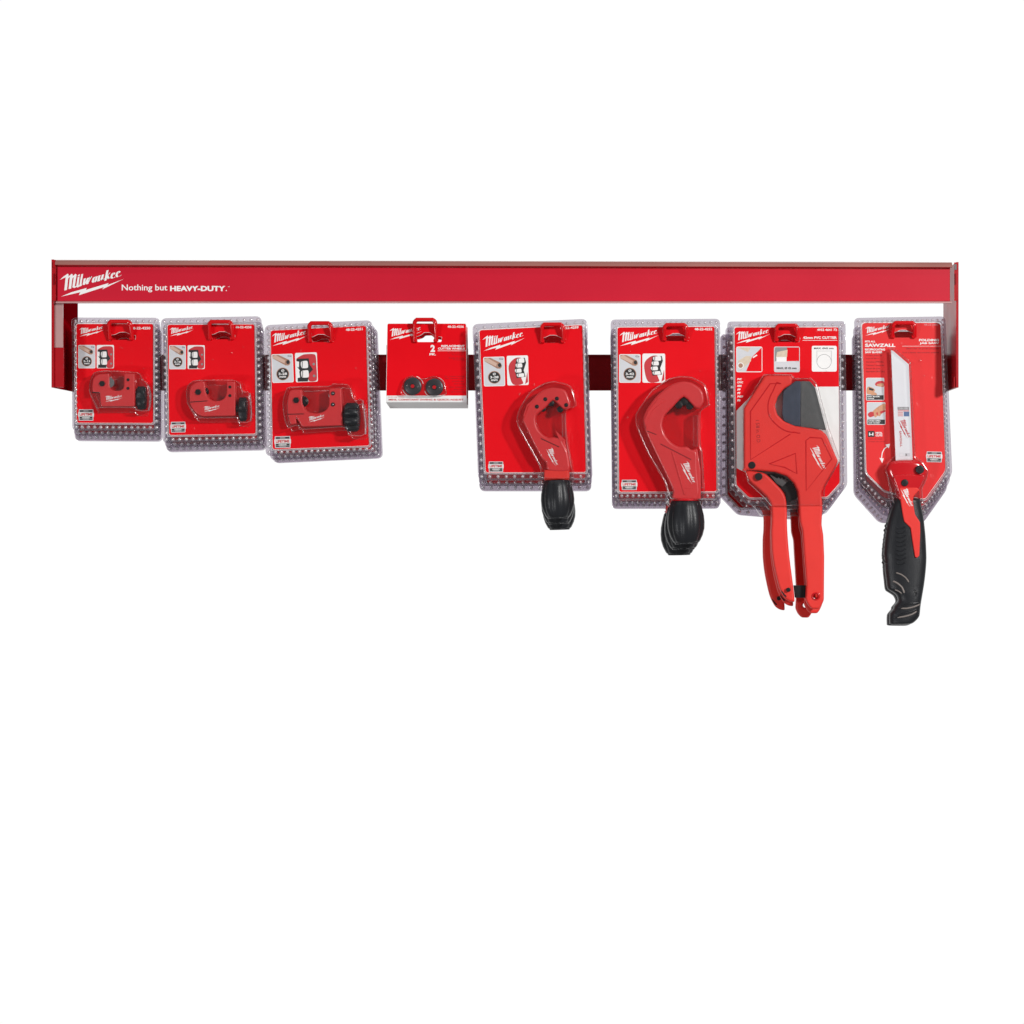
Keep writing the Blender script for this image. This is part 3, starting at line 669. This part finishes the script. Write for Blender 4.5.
# ================================================================== pack 7: ratcheting shears
d = 15; dd = d-.12
card = [(734, 326.9), (839, 326.9), (840.2, 483), (827.3, 497.4), (748.8, 498), (735.9, 485)]
outer = [(727.2, 321.6), (845.4, 321.2), (847.2, 485), (828.2, 510.6), (747.2, 505), (729, 486.5)]
C7 = lambda pts: crop(725, 370, 8.192, pts)
E7 = lambda pts: crop(730, 440, 8.533, pts)
F7 = lambda pts: crop(750, 530, 11.378, pts)
bub = C7([(140,830),(140,310),(310,42),(540,45),(560,75),(690,72),(745,125),(840,480),(935,750)]) + E7([(920,190),(800,400),(785,560),(340,560),(290,500),(140,360),(115,265)])
p7, c7, b7 = pack('blister_pack', 'cut-cornered blister pack with red and white card holding the front pipe shears', 'blister pack', 'stacked packs of pipe shears',
    outer, card, 787, 342, d, pitch_rivet=9, r_riv=1.8, r_out=4, bub=[(rounded(bub, 1.2), 18, 1.8)], notch=[(766, 824, 495)],
    white=[(736.4, 411), (739, 408), (760, 387), (838.7, 386.6), (839.6, 461), (815, 486), (760, 480), (736.5, 468)])
g = G(); logo(g, 735.8, 329.3, 34.2, dd, 'ink_white', rot=0); g.build('logo', c7, d)
letters(c7, 'part_number', [('4932 4641 72', 817, 328.6, 837, 331, dd, 'ink_white', dict(bold=.03))], d)
letters(c7, 'title', [('42mm PVC CUTTER', 803, 336.4, 836.8, 339, dd, 'ink_white', dict(bold=.04))], d)
letters(c7, 'material_list', [(s, 737.2, y, 737.2+w_, y+2, dd, 'ink_white', dict(bold=.05, shear=.2)) for s, y, w_ in (('PVC', 378.2, 4.6), ('CPVC', 381.4, 6), ('PEX', 385, 4.8), ('PP', 388.6, 3.4), ('PE', 392, 3.2), ('PVDF', 395.6, 6), ('PB', 399.4, 3.2))], d)
G().flat(rect(802.5, 340.2, 837.2, 340.6), dd, 0, 'ink_white').build('rule', c7, d)
g = G(); g.flat(rect_r(736.3, 346.6, 762.3, 372.2, 2), dd, 0, 'ink_white'); g.flat(rect_r(736.9, 347.2, 761.7, 371.6, 1.6), dd-.03, 0, 'ink_pale')
g.flat([(752,357),(761.7,347.6),(761.7,371.4),(746,371.4),(750,362)], dd-.06, 0, 'card'); g.flat([(738,361),(746,356),(751,356),(751,361),(741,370)], dd-.09, 0, 'wood_print')
g.flat([(737,347.4),(751,347.4),(748,352),(741,349)], dd-.06, 0, 'wood_print')
g.flat(circ(740.6, 365.6, 3.1), dd-.12, 0, 'ink_white'); g.flat(circ(740.6, 365.6, 2.3), dd-.15, 0, 'copper'); g.flat([(752.5,357),(756.5,354.5),(757.5,355.5),(753,358.2)], dd-.12, 0, 'ink_white')
g.build('cutting_picture', c7, d)
g = G(); g.flat(rect_r(774, 346.6, 799.8, 372.2, 2), dd, 0, 'ink_pale'); g.flat(rect_r(774.7, 347.3, 799.2, 371.6, 1.6), dd-.03, 0, 'ink_grey')
g.flat(rect_r(774.7, 361, 799.2, 371.6, 1.6), dd-.06, 0, 'ink_pale')
g.flat([(787,347.4),(799.1,347.4),(799.1,361),(786,361.2),(787,355)], dd-.09, 0, 'card'); g.flat([(777,352),(787.5,349.8),(787,357),(776,358)], dd-.12, 0, 'wood_print'); g.flat(rect(776.4, 357, 786.5, 361.8), dd-.15, 0, 'ink_white')
g.text('MAX. Ø 42 mm', 776.6, 367, 796.6, 369.2, dd-.15, 'ink_black', bold=.04); g.build('trimming_picture', c7, d)
g = G(); g.flat(rect_r(811.8, 345.8, 836.8, 371.6, 2), dd, 0, 'ink_white'); g.flat([circ(824.1, 361.6, 7.4, 40), circ(824.1, 361.6, 7.0, 40)], dd-.03, 0, 'ink_grey')
g.text('MAX. Ø42 mm', 814, 347.4, 833.6, 349.2, dd-.03, 'ink_black', bold=.04)
for x in (816.9, 831.3): g.flat(rect(x-.15, 350.5, x+.15, 361.6), dd-.03, 0, 'ink_grey')
g.flat(rect(817.2, 350.9, 831, 351.15), dd-.03, 0, 'ink_grey'); g.build('size_diagram', c7, d)
hook(774, 799.2, 324, 341.6, d, 'red loop hook holding the cut-cornered packs of pipe shears')
t7 = thing('pipe_shears', 'red ratchet pipe shears with a wide grey blade and two long handles, front one', 'pipe shears', 790, 500, d-8, 'ratchet pipe shears')
body = C7([(150,832),(150,318),(320,55),(530,55),(545,82),(535,125),(475,160),(425,225),(402,300),(420,370),(475,425),(560,462),(700,482),(780,498),(820,535),(915,750)]) + E7([(790,395),(768,445),(778,560)]) + F7([(800,-60),(820,60),(830,300),(826,790),(800,850),(770,892),(690,892),(650,850),(622,790),(630,600),(600,200),(585,0)]) + E7([(590,700),(582,560),(572,440),(540,370),(480,310),(380,275),(220,262),(118,262)])
G().flat([rounded(body, 1.6, 3), circ(814.2, 595.8, 2.7, 20)], d-16, 13, 'tool_bright', 2.0).build('frame', t7, d)
def groove_strip(g, pts, w=1.1, closed=True, h=1.0, mat='tool_gloss'): g.flat(ribbon(pts, w, closed), d-16-h*.35, h, mat, .12)  # raised strips in darker red, standing for the shade in grooves
g = G()
groove_strip(g, C7([(450,118),(362,120),(202,345),(202,738),(525,530)]), 1.1, False)
groove_strip(g, C7([(352,772),(568,685),(580,852),(480,800)]))
groove_strip(g, C7([(652,582),(685,556),(780,562),(862,732),(655,990)]))
groove_strip(g, smooth(C7([(445,120),(385,180),(350,260),(345,330),(360,390),(410,450),(480,500),(560,515),(605,485)]), 3)[:-3], 1.1, False)
g.build('moulded_rib', t7, d)
G().text('1 5/8 in. O.D.', 745.6, 430.5, 768.6, 434, d-16.06, 'ink_dark', rot=87, bold=.0).build('size_marking', t7, d)
g = G(); logo(g, 816.6, 458.6, 26, d-16.1, 'ink_white', rot=76, cen=True); g.build('logo', t7, d)
g = G().flat(rounded(C7([(615,95),(690,98),(730,145),(822,495),(760,488),(690,478),(612,470)]), 1), d-10, 2.4, 'blade', .4)
g.flat(rounded(C7([(614.5,95),(570,95),(500,150),(470,180),(462,370),(475,420),(545,456),(611.5,469.5)]), 1), d-9.6, 1.8, 'blade_blue', .5)
g.build('blade', t7, d)
lever = [(745.2,471),(749,481),(759,490),(767,498),(770.6,506),(771,520),(770.4,530),(770.8,548),(773,565),(778,586),(783.5,597),(788,600.5),(793,601.4),(793.6,598),(792,583),(788.5,556),(786.4,530),(786,510),(784.8,498),(781,490.4),(774.5,483.4),(766,475),(760,472.5)]
G().flat(smooth(lever, 3, .4), d-13.5, 10, 'tool_bright', 2.2).build('lever_handle', t7, d)
g = G().flat(E7([(310,290),(380,285),(450,310),(520,360),(560,430),(570,500),(480,540),(470,450),(400,380)]), d-5, 3, 'steel_black', .4)
g.flat(E7([(330,290),(400,330),(410,318),(425,335),(440,320),(452,338),(470,325),(480,345),(500,345),(440,400),(390,370)]), d-8, 2, 'blade', .3)
g.build('ratchet', t7, d)
for x, y, r in ((751, 465.5, 3.6), (757.7, 476.8, 3.8), (787.2, 589.1, 2.2)): G().disc(x, y, r, d-17.0, 2, 'steel_black', .5).build('rivet', t7, d)
G().flat(rounded(F7([(492,628),(640,628),(640,768),(508,768)]), .6), d-7, 7, 'steel_black', .5).build('latch', t7, d)
g = G().disc(814.4, 595.6, 4, d-16.9, 1.2, 'tool_gloss', .4, hole=2.7); g.build('lanyard_eye', t7, d)
g = G(); g.flat(F7([(345,680),(400,740),(405,755),(385,750),(348,700)]), d-13.9, .6, 'steel_black', .1); g.build('hook_slot', t7, d)

# ================================================================== pack 8: folding saw
d = 25; dd = d-.12
card = [(861.4, 322.5), (940.8, 322.5), (946, 470.4), (925, 500), (884.4, 491), (866, 473)]
outer = [(854, 318), (945.4, 316.4), (952.2, 474), (928, 509), (884, 509), (857.4, 480)]
C8 = lambda pts: crop(845, 310, 6.4, pts)
E8 = lambda pts: crop(850, 450, 9.31, pts)
F8 = lambda pts: crop(875, 540, 11.378, pts)
bub = C8([(278,250),(300,245),(412,340),(440,940)]) + E8([(660,110),(715,190),(700,270),(655,360),(662,480),(700,500),(400,500),(385,480),(330,250),(310,180),(350,105)]) + C8([(312,930)])
p8, c8, b8 = pack('blister_pack', 'cut-cornered blister pack at the right end, front one, holding the white-bladed saw', 'blister pack', 'stacked packs of folding saws',
    outer, card, 903, 337.6, d, pitch_rivet=5, r_riv=1.55, r_out=5, r_card=4, cardmat='card_dull', bub=[(rounded(bub, 1.2), 13, 1.4)], notch=[(888, 922, 490)])
g = G(); logo(g, 865.2, 325.2, 25.2, dd, 'ink_white', rot=0); g.build('logo', c8, d)
w = 'ink_white'; k_ = 'ink_dark'; B = dict(bold=.045)
letters(c8, 'part_number', [('48-22-0305', 924, 323.9, 938, 325.6, dd, 'ink_pink', {})], d)
letters(c8, 'lettering', [('FITS ALL', 865, 340.6, 875.4, 342.4, dd, w, B), ('SAWZALL', 865, 343.6, 895.4, 347, dd, w, B),
 ('RECIPROCATING', 865, 348.5, 885, 350.5, dd, w, B), ('SAW BLADES', 865, 351.2, 882, 353.2, dd, w, B),
], d)
letters(c8, 'title', [('FOLDING', 919, 338.9, 939, 341.3, dd, w, B), ('JAB SAW', 919.6, 342.2, 939, 344.6, dd, w, B),
 ('Serrucho de punta plegable', 906.5, 347.8, 939, 349.6, dd, k_, {}), ('Scie à lame rétractable pliante', 902.5, 351.8, 939, 353.6, dd, k_, {}),], d)
letters(c8, 'translated_note', [('Acepta todas las', 866, 354.8, 882, 356.4, dd, k_, {}), ('hojas de sierra', 866, 357.8, 879, 359.4, dd, k_, {}), ('alternativa SAWZALL', 866, 361, 884, 362.6, dd, k_, {}),
 ('Convient à toutes les', 866, 364.4, 884, 366, dd, k_, {}), ('lames de scie', 866, 367.6, 880, 369.2, dd, k_, {}), ('alternative SAWZALL', 866, 370.6, 885, 372.2, dd, k_, {}),], d)
letters(c8, 'metal_note', [('METAL', 875.6, 432, 882.4, 433.8, dd, w, B), ('CUTS', 875.6, 434.4, 882.4, 436.4, dd, w, B), ('Corte de metal', 868, 438.2, 882, 439.5, dd, k_, {}), ('Coupe du métal', 868.5, 441, 885, 442.4, dd, k_, {})], d)
g = G().flat(rect(902.2, 346, 941.3, 346.3), dd, 0, w); g.build('rule', c8, d)
def hand_picture(y, kind):
    g = G(); a, b = (866, 884.2) if kind == 0 else (866.8, 885.4)
    g.flat(rect_r(a, y, b, y+22.6, 1.3), dd, 0, w); g.flat(rect_r(a+.4, y+.4, b-.4, y+22.2, 1.1), dd-.03, 0, 'ink_pale')
    g.flat(rect(a+.7, y+17.4, b-.5, y+22), dd-.06, 0, 'ink_black')
    if kind == 0:
        g.flat(smooth([(a+9,y+6),(a+12,y+3.5),(b-.5,y+3.5),(b-.5,y+9),(a+13,y+8.5),(a+10,y+8)]), dd-.06, 0, 'ink_red'); g.flat(smooth([(a+11,y+6.4),(b-1.2,y+5.6),(b-1,y+8.6),(a+12,y+8.4)]), dd-.09, 0, 'skin_print')
        g.flat(smooth([(a+1,y+10),(a+4,y+9),(a+9,y+12),(a+6,y+16),(a+1,y+16)]), dd-.06, 0, 'skin_print'); g.flat([(a+3,y+9.6),(a+8,y+11.4),(a+7,y+13),(a+3,y+12)], dd-.09, 0, 'ink_black')
        g.flat(smooth([(a+4,y+14),(a+9,y+14.6),(a+11,y+17),(a+5,y+17)]), dd-.09, 0, 'skin_print')
        g.text('EASY BLADE', a+1.4, y+18, a+13.5, y+19.4, dd-.09, w, bold=.04); g.text('CHANGE', a+1.4, y+20.1, a+8, y+21.3, dd-.09, w, bold=.04)
    else:
        g.flat(smooth([(a+6,y+9),(a+12,y+4),(b-.5,y+1.5),(b-.5,y+8),(a+13,y+13),(a+8,y+14),(a+4,y+12)]), dd-.06, 0, 'skin_print')
        g.flat(smooth([(a+1,y+12),(a+4,y+9.5),(a+9,y+10.5),(b-1,y+8),(b-1,y+10),(a+8,y+13.5),(a+3,y+15)]), dd-.09, 0, 'ink_red')
        g.flat(smooth([(a+7,y+11),(a+9,y+10),(a+10,y+14),(a+8,y+15)]), dd-.12, 0, 'skin_print'); g.flat(smooth([(a+11,y+10.4),(a+13,y+9.6),(a+13.8,y+13),(a+12,y+14)]), dd-.12, 0, 'skin_print')
        g.text('LOCKS OPEN', a+1.4, y+18, a+13.5, y+19.4, dd-.09, w, bold=.04); g.text('AND CLOSED', a+1.4, y+20.1, a+13, y+21.3, dd-.09, w, bold=.04)
    g.build('hand_picture', c8, d)
hand_picture(377.8, 0); hand_picture(402.2, 1)
g = G().flat(rect_r(867.8, 431, 874.6, 437, 1), dd, 0, 'ink_black'); g.text('I-I', 869, 432.6, 873.4, 435.6, dd-.03, w, bold=.05); g.build('metal_symbol', c8, d)
badge(c8, 926, 451.6, 942.4, 462.2, dd, d, 1)
g = G(); g.flat(ribbon(C8([(272,872),(250,890),(238,915),(234,950)]), .9), dd, 0, w)
g.flat(C8([(258,862),(288,856),(280,886)]), dd-.02, 0, w); g.flat(C8([(220,946),(248,950),(238,980)]), dd-.02, 0, w); g.build('swing_arrow', c8, d)
hook(890.2, 915.8, 321.4, 338.2, d, 'red loop hook at the right end of the bar holding the folding saw packs')

t8 = thing('folding_saw', 'folding jab saw with white blade, red head and black rubber handle, front one', 'saw', 904, 480, d-8, 'folding jab saws')
bl = [(890.4, 350.6), (892.5, 351.2), (908, 364.7), (911.9, 461.5), (895, 461.5)]
bld = G().flat(bl, d-6, 1.2, 'saw_white', .12).build('blade', t8, d)
e = d-6.06
g = G(); logo(g, 903.6, 429.4, 21, e, 'ink_red', rot=77, cen=True)
g.text('SAWZALL', 892, 438, 908, 440.2, e, 'ink_red', rot=87, bold=.03)
g.flat(rect(896.8, 407.2, 908.2, 410), e, 0, 'ink_grey'); g.text('THIN KERF', 897.4, 407.8, 907.6, 409.4, e-.03, 'ink_pale', bold=.03)
g.flat(rect(897, 410.2, 902.2, 416.6), e, 0, 'ink_pink'); g.flat(rect(903, 412, 908.4, 416.6), e, 0, 'ink_blue'); g.flat(rect(902.4, 410.2, 908.2, 411.8), e, 0, 'ink_pink')
for yy in (411.4, 413.2, 415): g.flat(rect(897, yy, 902.2, yy+.5), e-.03, 0, 'ink_white')
g.flat(ribbon(rect(898.6, 453.2, 902.6, 456.6), .3, True), e, 0, 'ink_pale'); g.flat(rect(904, 453.2, 909, 456.6), e, 0, 'ink_pale'); g.flat(rect(904.8, 454, 906.2, 456), e-.03, 0, 'ink_grey')
g.build('blade_print', bld, d)
# rubber handle: a rounded bar whose outline follows the grip
hnd = E8([(420,440),(395,480),(355,600),(330,700),(308,860),(300,980)]) + F8([(85,150),(95,260),(100,350),(112,450),(125,545),(160,575),(215,610),(240,650),(245,690),(200,745),(195,775),(152,830),(150,930),(170,955),(370,955),(440,920),(490,860),(500,780),(510,700),(545,500),(565,330),(572,200),(567,60)]) + E8([(690,780),(672,620),(648,500),(632,372),(600,372)])
G().loft(smooth(hnd, 3, .4), d-8.5, 9.5, 'rubber', n=90, y0=498).build('handle_grip', t8, d)
head = E8([(322,190),(330,150),(362,112),(420,96),(520,90),(610,96),(662,125),(698,175),(702,215),(690,265),(655,330),(632,372),(600,420),(568,460),(560,520),(570,560),(440,560),(425,440),(395,340),(345,250)])
G().loft(smooth(head, 3, .4), d-8, 9, 'tool_gloss', e=.6, end=5).build('head', t8, d)
G().flat(smooth(E8([(415,232),(520,226),(640,232),(672,240),(640,330),(600,390),(565,430),(445,470),(430,400),(400,320),(380,250)]), 3, .4), d-19.0, 6, 'tool_gloss', 1.8).build('head_plate', t8, d)
G().flat(rounded(E8([(440,350),(600,350),(622,372),(570,430),(562,480),(575,560),(582,600),(628,670),(630,760),(622,980),(600,1000),(582,992),(560,860),(540,722),(482,665),(468,600),(450,480)]), .8), d-19.3, 5, 'tool_bright', .8).build('inlay', t8, d)
for x, y, r in ((917.2, 469.8, 4.3), (902.2, 483, 3.5)):
    G().disc(x, y, r, d-20.5, 5, 'rubber', .9).disc(x, y, r*.5, d-20.8, 1, 'steel_black', .2).build('pivot_screw', t8, d)
G().disc(911.6, 592.3, 3.6, d-17.8, 3, 'rubber', .4, hole=2.6).disc(911.6, 592.3, 2.2, d-17.6, 2, 'steel_black', .5).build('handle_screw', t8, d)
g = G(); logo(g, 904.4, 498, 20, d-19.5, 'ink_white', rot=77, cen=True); g.build('logo', t8, d)
HO = smooth(hnd, 3, .4)
def on_grip(x, y, lift=0.):
    xs = []
    for q in range(len(HO)):
        a, b = HO[q], HO[(q+1) % len(HO)]
        if (a[1]-y)*(b[1]-y) <= 0 and a[1] != b[1]: xs.append(a[0]+(b[0]-a[0])*(y-a[1])/(b[1]-a[1]))
    l, r = min(xs), max(xs); u = min(.985, abs((x-(l+r)/2)/((r-l)/2))); c = u**(1/.8); q = math.sqrt(max(0, 1-c*c))**.8
    return (x, y, d-8.5-min(9.5, (r-l)/2)*q-lift)
for pts, r_ in (([(218,372),(270,385),(325,425),(350,470)], .75), ([(185,468),(230,485),(280,530),(300,590)], .9), ([(205,560),(245,575),(275,600)], .6), ([(262,760),(330,768),(420,748),(478,722)], .8), ([(215,868),(300,860),(390,835),(440,800)], .8)):
    P_ = F8(pts); P_ = smooth(P_, 4, .4)[:-4] + [P_[-1]]
    G().tube([on_grip(x, y) for x, y in P_], r_, 'rubber_grey', 8).build('grip_accent', t8, d)
for pts in ([(262,770),(350,715),(430,708),(480,702)], [(205,880),(300,825),(390,802),(440,778)]):
    P_ = F8(pts); P_ = smooth(P_, 4, .4)[:-4] + [P_[-1]]
    G().tube([on_grip(x, y) for x, y in P_], 1.1, 'rubber', 8).build('grip_fold', t8, d)
for i in range(9):
    y = 527+i*4.4; x = 890.6
    G().tube([on_grip(x+a, y+b) for a, b in ((3.4, 0), (6.5, 1.4), (9.5, 1.2), (12.5, -.6))], .75, 'rubber', 8).build('grip_ridge', t8, d)
for i in range(10):
    y = 524+i*4.6
    xs = [p[0] for p in HO if abs(p[1]-y) < 9]; x = min(xs)+.9
    G().tube([(x+.6, y-1.4, d-8.5), (x, y, d-9), (x+1.4, y+1.6, d-12), (x+3.2, y+2.4, d-14)], .8, 'rubber', 8).build('grip_ridge', t8, d)

# ================================================================== the packs and tools hanging behind
BACK = ('card', 'clear_shell')
def behind(src, labels, steps, keep=BACK):
    for lab, (dx, dy, dd_, roll) in zip(labels, steps): copy_tree(src, lab, dx, dy, dd_, roll, keep)  # last step of each blister row: extra pack added to darken the rims
behind(p1, ('smallest blister pack hanging directly behind the front one at the left end', 'rearmost of the smallest blister packs at the left end, its lower rim lowest', 'smallest blister pack added to darken the rims before the rearmost of the leftmost stack'), [(-2.6, 4.9, 15, 0), (-5, 9.6, 30, 0), (-4.4, 8.8, 24, 0)])
behind(p2, ('blister pack hanging directly behind the front one of the second stack from the left', 'rearmost blister pack of the second stack from the left, its lower rim lowest', 'blister pack added to darken the rims before the rearmost of the second stack'), [(-1.4, 4.2, 15, 0), (-2.6, 8.4, 30, 0), (-2.2, 7.6, 24, 0)])
behind(p3, ('blister pack hanging directly behind the tilted front one of the third stack from the left', 'rearmost blister pack of the third stack from the left, its lower rim lowest', 'blister pack added to darken the rims before the rearmost of the third stack'), [(.8, 3.4, 16, -.3), (1.6, 6.0, 32, -.6), (1.6, 5.6, 25, -.5)])
behind(p5, ('pack of the smaller hook-shaped cutter directly behind the front one', 'rearmost pack of the smaller hook-shaped cutter, by the dark bar', 'pack of the smaller hook-shaped cutter added to darken the rims before the rearmost'), [(-1.0, 5.6, 26, 0), (-2, 11.0, 52, .2), (-1.9, 10.2, 44, .1)])
behind(t5, ('smaller hook-shaped cutter directly behind the front one, its knob peeking below', 'rearmost smaller hook-shaped cutter, only its lowest black knob end showing'), [(-.8, 5.8, 26, 0), (-.6, 11.8, 52, 0)], None)
behind(p6, ('pack of the larger hook-shaped cutter directly behind the front one', 'rearmost pack of the larger hook-shaped cutter, lowest of its stack', 'pack of the larger hook-shaped cutter added to darken the rims before the rearmost'), [(-.5, 6.6, 26, 0), (-1, 9.6, 52, 0), (-1, 9.0, 42, 0)])
behind(t6, ('larger hook-shaped cutter directly behind the front one, its knob showing lower left', 'rearmost larger hook-shaped cutter, its black knob lowest and farthest left'), [(-2.6, 6.0, 26, 0), (-6.2, 12.2, 52, 0)], None)
behind(p7, ('cut-cornered pipe shears pack directly behind the front one', 'rearmost cut-cornered pipe shears pack, its lower left corner showing', 'pipe shears pack added to darken the rims before the rearmost one of its stack'), [(-1, 4.0, 21, 0), (-5.6, 11, 42, .8), (-5.2, 10.6, 33, .8)])
behind(t7, ('red pipe shears directly behind the front pair, handle tips just lower', 'rearmost red pipe shears, handles farthest left and lowest'), [(0.6, 5.2, 21, .2), (-5.2, 10.5, 42, .9)], ('frame', 'blade', 'lever_handle', 'rivet', 'hook_slot', 'moulded_rib', 'lanyard_eye'))
behind(p8, ('folding saw pack directly behind the front one at the right end', 'rearmost folding saw pack, its dark lower left corner showing', 'folding saw pack added to darken the rims before the rearmost one of its stack'), [(1.0, 7.2, 20, 0), (1.6, 15, 40, .6), (1.4, 14.4, 32, .6)])
behind(t8, ('folding saw hanging directly behind the front one, mostly hidden by its handle',), [(1.2, 2.4, 20, .5)], None)
behind(t4, ('small red carton directly behind the front one, mostly hidden', ), [(.3, 2.0, 12, 0)], ('box', 'printed_panel'))

# ------------------------------------------------------------------ surround (white only behind), lamps, camera
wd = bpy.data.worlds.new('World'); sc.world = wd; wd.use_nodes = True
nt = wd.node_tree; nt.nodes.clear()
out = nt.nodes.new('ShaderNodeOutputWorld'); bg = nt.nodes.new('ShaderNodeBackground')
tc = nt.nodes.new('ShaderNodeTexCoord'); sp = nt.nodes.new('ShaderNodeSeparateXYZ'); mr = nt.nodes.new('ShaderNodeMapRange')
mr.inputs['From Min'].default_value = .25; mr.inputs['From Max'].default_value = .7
mr.inputs['To Min'].default_value = .20; mr.inputs['To Max'].default_value = 1.02  # surround shaped for contrast: white behind, dimmed in front to deepen shadows
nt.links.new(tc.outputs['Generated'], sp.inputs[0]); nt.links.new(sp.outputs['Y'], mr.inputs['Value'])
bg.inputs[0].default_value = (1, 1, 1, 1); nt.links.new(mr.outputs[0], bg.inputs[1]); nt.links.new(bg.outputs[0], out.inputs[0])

def lamp(name, loc, target, w, h, energy, col=(1, 1, 1)):
    l = bpy.data.lights.new(name, 'AREA'); l.shape = 'RECTANGLE'; l.size = w; l.size_y = h; l.energy = energy; l.color = col
    o = bpy.data.objects.new(name, l); COL.objects.link(o); o.location = loc
    o.rotation_euler = (Vector(target)-Vector(loc)).to_track_quat('-Z', 'Y').to_euler()
T = (-.12, 0, .1)
lamp('key_lamp', (2.0, -2.6, 1.0), T, .26, .26, 98, (1, .985, .97))
lamp('fill_lamp', (-2.2, -2.6, -.9), T, .35, .35, 32, (.97, .98, 1))
lamp('added_gloss_strip', (-.1, -.9, 1.9), T, 2.4, .3, 6)  # strip light added for gloss from above, no known source

cam = bpy.data.cameras.new('camera'); co = bpy.data.objects.new('camera', cam); COL.objects.link(co); sc.camera = co
co.location = (0, -D, 0); co.rotation_euler = (PI/2, 0, 0)
cam.sensor_width = 36; cam.lens = 36*D/1.024; cam.clip_start = .05; cam.clip_end = 100
cam.shift_x = (512-CX)/1024; cam.shift_y = -(512-CY)/1024
sc.view_settings.view_transform = 'Standard'; sc.view_settings.look = 'None'; sc.view_settings.gamma = 1; sc.view_settings.exposure = 0
sc.render.engine = 'CYCLES'; sc.cycles.transparent_max_bounces = 48; sc.cycles.max_bounces = 8
sc.cycles.use_adaptive_sampling = True
